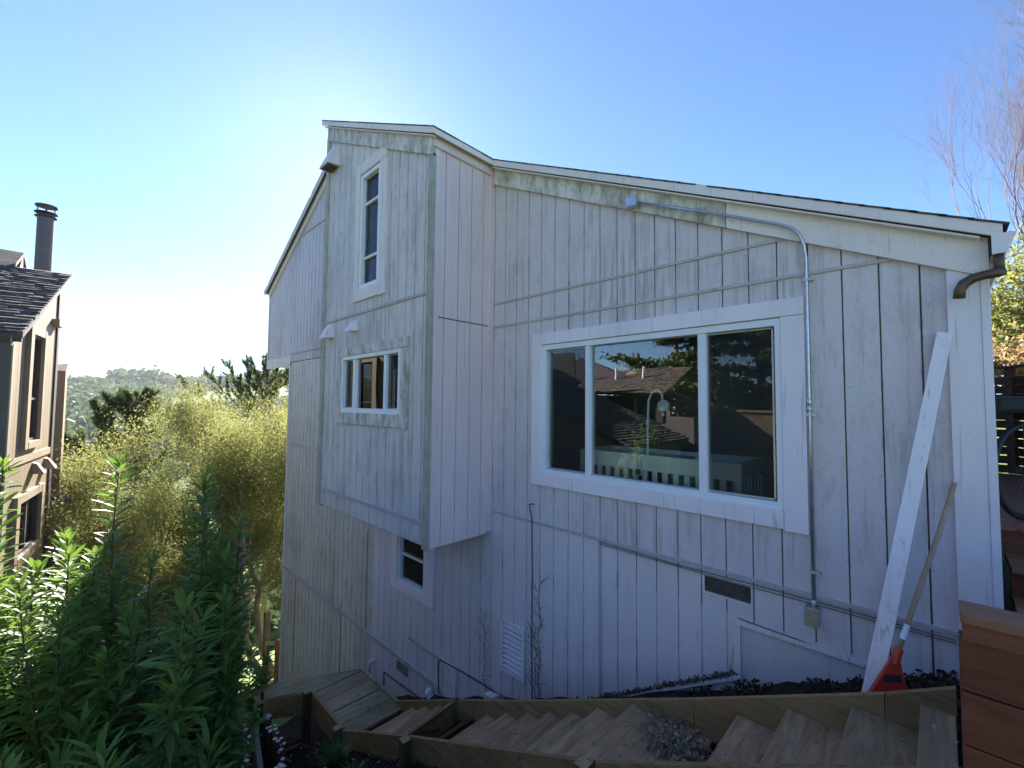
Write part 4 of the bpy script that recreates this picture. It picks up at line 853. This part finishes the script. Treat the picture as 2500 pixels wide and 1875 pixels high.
# pines
def pine(label,base,trunk,limbs,seed,tuft=.28,needles=46,nl=.16,mat='pine',spur=.5):
    root=thing('pine_tree',label,'tree',base); m_=MB(); rr=random.Random(seed); g=np.random.default_rng(seed); tips=[]
    tp=[Vector(p) for p in trunk]; m_.tube(tp,[.16*(1-.75*i/(len(tp)-1)) for i in range(len(tp))],7)
    for (t_,dx,dy,dz,L) in limbs:
        i=t_*(len(tp)-1); k_=min(int(i),len(tp)-2); p=tp[k_].lerp(tp[k_+1],i-k_); d=Vector((dx,dy,dz)).normalized(); pts=[p.copy()]; n=7
        for j in range(n):
            d=(d+Vector((rr.gauss(0,.12),rr.gauss(0,.12),rr.gauss(0,.08)+.10))).normalized(); p=p+d*L/n; pts.append(p.copy())
            for _ in range(3 if j>1 else 1):
                e=(d+Vector((rr.gauss(0,.7),rr.gauss(0,.7),rr.gauss(0,.4)+.35))).normalized(); q=[p.copy()]
                for _k in range(3): q.append(q[-1]+e*L*.07*rr.uniform(.6,1.4)); e=(e+Vector((0,0,.2))).normalized()
                m_.tube(q,[.018,.014,.010,.008],4,False)
                if j>1: tips.append((q[-1],e)); 
                if j>2: tips.append((q[2],e))
        m_.tube(pts,[.055*(1-.75*j/n) for j in range(n+1)],5); tips.append((p,d))
    m_.build('trunk',M['bark'],root,smooth=True)
    V=[]
    for p,d in tips:
        n=needles; a=rand_unit(g,n)*.9+np.array(d)*.75; a/=np.linalg.norm(a,axis=1)[:,None]
        s0=np.array(p)-np.array(d)*g.uniform(0,tuft,(n,1)); e=s0+a*nl*g.uniform(.7,1.2,(n,1)); b=rand_unit(g,n)*.016
        V.append(np.stack([s0-b,s0+b,e],1).reshape(-1,3))
    fast_mesh('crown',np.concatenate(V),3,M[mat],root); return root
def rl(seed,n,t0,t1,L0,L1,dz=.25):
    rr=random.Random(seed); o=[]
    for i in range(n):
        t_=t0+(t1-t0)*i/n; a=i*2.4+rr.uniform(-.4,.4); o.append((t_,math.cos(a),math.sin(a),dz+rr.uniform(-.1,.3),(L0+(L1-L0)*i/n)*rr.uniform(.8,1.2)))
    return o
pine('tall sparse pine with bare limbs and cones beside the house overhang',(-27,8.0,-14.2),[(-27,8.0,-14.2),(-27,7.9,-8),(-27,7.7,-3),(-26.9,7.6,0),(-26.9,7.8,2.2)],rl(1,20,.55,.98,3.0,1.0,.6)+[(.60,.1,-1,.35,4.2),(.66,.2,-1,.6,3.6),(.7,-.2,-1,.8,3.0)],5,needles=60,nl=.2)
pine('dark bushy pine rising behind the sunlit trees at left',(-26,1.9,-14),[(-26,1.9,-14),(-26,1.9,-8),(-26,1.7,-4),(-26,1.9,-1.2),(-26,2.0,.2)],rl(2,34,.35,.95,2.6,.8,.45),6,needles=90,nl=.2,tuft=.3)
pine('second dark pine leaning left above the valley',(-27.5,-.2,-14.5),[(-27.5,.2,-14.5),(-27.5,.1,-8),(-27.5,.2,-4),(-27.5,.3,-1.6)],rl(3,24,.4,.98,2.2,.8,.5),7,needles=80,nl=.2,tuft=.3)
# cypresses behind the camera, seen in the glass
def cypress(label,base,h,seed,n,wid):
    root=thing('cypress_tree',label,'tree',base); rr=random.Random(seed); g=np.random.default_rng(seed); m_=MB(); b=Vector(base); P=[]
    top=b+Vector((rr.uniform(-.5,.5),0,h)); m_.tube([b,b.lerp(top,.5)+Vector((.2,0,0)),top],[.35,.25,.06],8)
    for i in range(n):
        t_=rr.uniform(.30,1); p=b.lerp(top,t_); a=rr.uniform(0,6.28); L=wid*(1.15-t_*.75)*rr.uniform(.6,1.1); d=Vector((math.cos(a),math.sin(a),.18))
        q=p+d*L; m_.tube([p,p+d*L*.5,q],[.09,.06,.02],5,False)
        k_=260; tt=g.uniform(.35,1.05,(k_,1)); c=np.array(p)*(1-tt)+np.array(q)*tt; o=g.normal(0,1,(k_,3))*np.array([.45,.45,.13]); P.append(c+o)
    m_.build('trunk',M['bark'],root,smooth=True); P=np.concatenate(P)
    fast_mesh('crown',rhombs(P,.30,.16,g),4,M['cypress'],root)
cypress('layered cypress reflected in the middle pane',(-12.0,-20,-6),14,31,80,5.2)
cypress('layered cypress reflected in the right hand pane',(-7.5,-21,-5),13,32,80,4.4)
cypress('cypress at the far right of the window reflection',(-4.2,-19,-4),12,33,60,4.0)

# bare tree at the right
bt=thing('bare_tree','tall leafless tree with fine pinkish twigs right of the roof','tree',(3.5,19,-1.5))
T=Tree(41); T.grow(Vector((3.5,19,-1.5)),Vector((-.05,0,1)),3.7,.10,0,8,.58,.50,(2,4),.78,.62,.12,6,7)
T.grow(Vector((3.2,18.6,-1.5)),Vector((-.10,0,1)),3.0,.07,0,7,.66,.35,(2,4),.80,.62,.12,6,7)
T.mb.build('trunk',M['twig'],bt,smooth=True)
V=[];g=np.random.default_rng(5)
leafy('garden_tree','leafy green tree behind the slatted fence','tree',(1.9,16,-1),[(-.1,0,1),(.3,.2,1)],1.6,.10,42,'oak','bark',26000,.10,.06,cl=.35,maxlev=4)
leafy('garden_shrub','rusty orange green shrub just over the slatted fence','shrub',(1.2,11.5,-1),[(-.2,0,1),(.3,.2,1),(.6,0,1)],.75,.05,43,'orange','bark',16000,.07,.045,cl=.22,maxlev=4)

# foreground shrubs with long glossy leaves
def leafblades(stems,g,L=.105,Wd=.030,dens=85,top=1.5):
    """folded lance leaves in spirals along the upper part of every stem"""
    A_=[];D_=[];S_=[]
    for pts,ln in stems:
        pts=np.array(pts); seg=np.linalg.norm(np.diff(pts,axis=0),axis=1); cum=np.concatenate([[0],np.cumsum(seg)]); tot=cum[-1]
        n=int(dens*min(tot,ln)); s_=tot-np.linspace(0,1,n)**1.0*min(tot,ln)
        P=np.stack([np.interp(s_,cum,pts[:,i]) for i in range(3)],1)
        Q=np.stack([np.interp(np.clip(s_+.03,0,tot),cum,pts[:,i])-np.interp(np.clip(s_-.03,0,tot),cum,pts[:,i]) for i in range(3)],1); Q/=np.linalg.norm(Q,axis=1)[:,None]+1e-9
        ph=np.arange(n)*2.399+g.uniform(0,6); ax=np.cross(Q,np.array([.3,.9,.1])); ax/=np.linalg.norm(ax,axis=1)[:,None]+1e-9; ay=np.cross(Q,ax)
        rad_=ax*np.cos(ph)[:,None]+ay*np.sin(ph)[:,None]
        upf=np.where((tot-s_)<.05,1.5,np.where((tot-s_)<.12,.8,.40))[:,None]+g.normal(0,.15,(n,1))
        d=rad_+Q*upf+g.normal(0,.12,(n,3)); d/=np.linalg.norm(d,axis=1)[:,None]
        A_.append(P);D_.append(d);S_.append((.85+.25*np.clip((tot-s_)/.12,0,1))*g.uniform(.7,1.2,n))
    P=np.concatenate(A_);d=np.concatenate(D_);s_=np.concatenate(S_)[:,None]; n=len(P)
    b=np.cross(d,np.array([0,0,1.0])+g.normal(0,.25,(n,3))); b/=np.linalg.norm(b,axis=1)[:,None]+1e-9; nn=np.cross(b,d)
    l=L*s_; w_=Wd*s_; dr=np.array([0,0,-1.0])*l*g.uniform(.0,.16,(n,1))
    p0=P; m1=P+d*l*.35; m2=P+d*l*.72+dr*.4; tip=P+d*l+dr
    l1=m1+b*w_*.46+nn*w_*.18; r1_=m1-b*w_*.46+nn*w_*.18; l2=m2+b*w_*.38+nn*w_*.15; r2_=m2-b*w_*.38+nn*w_*.15
    V=np.stack([p0,l1,m1,r1_,l2,m2,r2_,tip],1)
    F=np.array([0,1,2, 0,2,3, 1,4,5, 1,5,2, 2,5,6, 2,6,3, 4,7,5, 5,7,6])
    return V.reshape(-1,3),(F[None,:]+8*np.arange(n)[:,None]).ravel()
def shrub(label,base,tips,seed,L=.125,group='long leaved shrubs in the foreground',extra=0,ext_r=.6,top=1.25,dens=95):
    root=thing('leafy_shrub',label,'shrub',base,group); g=np.random.default_rng(seed); rr=random.Random(seed); m_=MB(); stems=[]
    b=Vector(base); T_=[Vector(t_) for t_ in tips]
    mx=max(t_.z for t_ in T_)
    cen=sum(T_,Vector())/len(T_)
    for _ in range(extra):
        a=rr.uniform(0,6.28); q=ext_r*math.sqrt(rr.random()); c_=Vector((cen.x+q*math.cos(a),cen.y+q*math.sin(a),mx-.35-abs(rr.gauss(0,.6))-.4*q)); c_.y=min(c_.y,.235*-c_.x-.06*rr.random()); T_.append(c_)
    for t_ in T_:
        o=b+Vector((rr.uniform(-.2,.2),rr.uniform(-.2,.2),0)); md=o.lerp(t_,.5)+Vector(((t_.x-o.x)*.25,(t_.y-o.y)*.25,-.1)); pts=[]
        for i in range(15):
            s_=i/14; pts.append((o*(1-s_)**2+md*2*s_*(1-s_)+t_*s_*s_)+Vector((rr.gauss(0,.008),rr.gauss(0,.008),0)))
        m_.tube(pts,[.013*(1-.72*i/14) for i in range(15)],5,False); stems.append(([p[:] for p in pts],top*rr.uniform(.8,1.3)))
        for _ in range(rr.randint(1,3)):     # side shoots
            k_=rr.randint(6,11); p=pts[k_]; a=rr.uniform(0,6.28); e=Vector((math.cos(a)*.5,math.sin(a)*.5,.9)).normalized(); q=[p.copy()]; ll=rr.uniform(.2,.5)
            for _k in range(5): q.append(q[-1]+e*ll/5); e=(e+Vector((0,0,.15))).normalized()
            m_.tube(q,[.007,.006,.005,.004,.003,.002],4,False); stems.append(([x[:] for x in q],1.))
    m_.build('stem',M['stem'],root,smooth=True)
    V=leafblades(stems,g,L=L,dens=dens)
    fast_mesh('foliage',V[0],3,M['leaf'],root,V[1])
gb=lambda x,y:(x,y,ground(x,y))
shrub('long leaved shrub with one very tall red stemmed shoot, left of centre',gb(-3.9,.35),[(-3.80,.22,-.40),(-3.72,.42,-1.05),(-4.1,.1,-1.25)],51,extra=20)
shrub('long leaved shrub with twin tall shoots nearest the landing',gb(-4.0,.85),[(-3.40,.62,-.49),(-3.58,.66,-.62),(-3.45,.85,-.84),(-3.75,.80,-1.0)],52,extra=18)
shrub('long leaved shrub with a sunlit shoot at the far left of the picture',gb(-4.6,-.45),[(-4.30,-.29,-.42),(-4.5,-.40,-.75),(-4.0,-.25,-1.2)],53,extra=18)
shrub('long leaved shrub in front of the lower window of the tan house',gb(-4.5,.05),[(-4.25,.02,-.95),(-4.5,.15,-1.15),(-4.7,-.15,-1.2)],54,extra=18)
shrub('long leaved shrub in the near foreground with pale big leaves on a yellow stem',gb(-2.9,.35),[(-2.82,.47,-1.05),(-2.7,.15,-1.55),(-2.9,.0,-1.7)],55,L=.16,extra=14,ext_r=.55)
shrub('long leaved shrub crowding the log edging',gb(-4.9,.95),[(-4.6,1.05,-2.2),(-4.9,1.1,-2.4),(-4.3,.9,-2.1)],56,extra=24,ext_r=.6)
shrub('low long leaved shrub in the bottom left corner',gb(-3.1,-.2),[(-3.0,-.15,-1.6),(-2.8,-.05,-1.9),(-3.2,-.3,-1.3)],57,extra=22,ext_r=.6)
shrub('long leaved shrub reaching out in front of the corner post of the house',gb(-6.9,1.75),[(-6.9,2.12,-3.55),(-7.2,2.15,-3.8),(-7.0,1.9,-3.5)],58,extra=3,ext_r=.2)
shrub('back row long leaved shrub behind the tall shoots',gb(-5.5,.4),[(-5.5,.5,-1.7),(-5.2,.8,-1.9),(-5.7,.0,-1.8)],59,extra=30,ext_r=.9)
# small green tuft in the soil
def tuft(label,c,n,h,seed):
    root=thing('grass_tuft',label,'plant',c); g=np.random.default_rng(seed); V=[]
    for i in range(n):
        a=g.uniform(0,6.28); l=h*g.uniform(.6,1.15); o=np.array(c)+np.array([math.cos(a),math.sin(a),0])*g.uniform(0,.05); d=np.array([math.cos(a)*g.uniform(.2,.9),math.sin(a)*g.uniform(.2,.9),1.]); d/=np.linalg.norm(d); b=np.cross(d,[0,0,1.]); b=b/np.linalg.norm(b)*.006
        m1=o+d*l*.55; e=o+d*l+np.array([math.cos(a),math.sin(a),-.5])*l*.25
        V+=[o-b,o+b,m1+b,m1-b, m1-b,m1+b,e+b*.1,e-b*.1]
    fast_mesh('leaves',np.array(V),4,M['fern'],root)
tuft('small bright green tuft growing in the dark soil under the stairs',(-4.90,2.22,ground(-4.9,2.22)+.03),150,.26,1)
tuft('tiny dark green seedling in the soil near the log edging',(-4.35,2.15,ground(-4.35,2.15)+.03),40,.14,2)
# rail fence at the far corner of the house
rf=thing('rail_fence','short wooden rail fence with an orange post at the far house corner','fence',(-12.2,3.9,-7))
mk('fence_post',flat('orange_post',(.32,.13,.05),.7),lambda m_:m_.box((-12.15,3.86,-7.6),(-12.03,3.98,-6.0)),rf)
mk('fence_post',M['bark'],lambda m_:m_.box((-14.6,4.3,-9),(-14.45,4.45,-6.3)),rf)
mk('fence_rail',M['broomwood'],lambda m_:m_.bar((-12.1,3.92,-6.1),(-14.5,4.35,-7.2),.05,.09),rf)

# far woodland and scrub (a mass nobody could count)
g=np.random.default_rng(77); C=[];Rd=[]
def put(n,s0,s1,a0,a1,r0_,r1_,thr,fr=.02):
    k_=0
    for _ in range(n*8):
        if k_>=n: break
        s_=s0+(s1-s0)*g.random(); a=a0+(a1-a0)*g.random(); x,y=-s_,a*s_
        if noise.noise(Vector((x*fr,y*fr,9)))+noise.noise(Vector((x*fr*3,y*fr*3,4)))*.4<thr: continue
        r_=g.uniform(r0_,r1_); C.append((x,y,ground(x,y)+r_*.7)); Rd.append(r_); k_+=1
put(1500,230,640,-.25,.12,3.5,7,-.9); put(550,230,640,.10,.75,2.0,4.5,.10,.012); put(420,585,650,-.3,.8,4,7.5,-.35,.02)
put(900,90,240,-.3,.30,1.2,2.6,-.2,.03); put(200,30,90,-.25,.6,.8,1.6,-.1,.05); put(60,600,640,.05,.11,7,11,-2)
C=np.array(C);Rd=np.array(Rd); k_=90
u=rand_unit(g,len(C)*k_)*g.uniform(.55,1.0,(len(C)*k_,1)); u[:,2]*=.8
P=np.repeat(C,k_,0)+u*np.repeat(Rd,k_)[:,None]*(1+.25*g.normal(size=(len(C)*k_,1)))
n=len(P); a=rand_unit(g,n); b=np.cross(a,rand_unit(g,n)); b/=np.linalg.norm(b,axis=1)[:,None]+1e-9; sz=np.repeat(Rd,k_)[:,None]*g.uniform(.16,.34,(n,1)); a*=sz;b*=sz
tag(fast_mesh('woodland',np.stack([P-a,P+b,P+a,P-b],1).reshape(-1,3),4,M['wood']),kind='stuff')

# ------------------------------------------------------------------ haze
mb=MB(); mb.box((-900,-900,-60),(900,900,60)); hz=tag(mb.build('haze',(lambda m:m)(bpy.data.materials.new('haze_air'))),kind='stuff')
hm=hz.data.materials[0]; hm.use_nodes=True; t=hm.node_tree; t.nodes.remove(t.nodes['Principled BSDF']); pv=nd(t,'ShaderNodeVolumePrincipled')
pv.inputs['Color'].default_value=(.85,.92,1,1); pv.inputs['Density'].default_value=.00012; pv.inputs['Anisotropy'].default_value=.35
t.links.new(pv.outputs[0],t.nodes['Material Output'].inputs['Volume'])
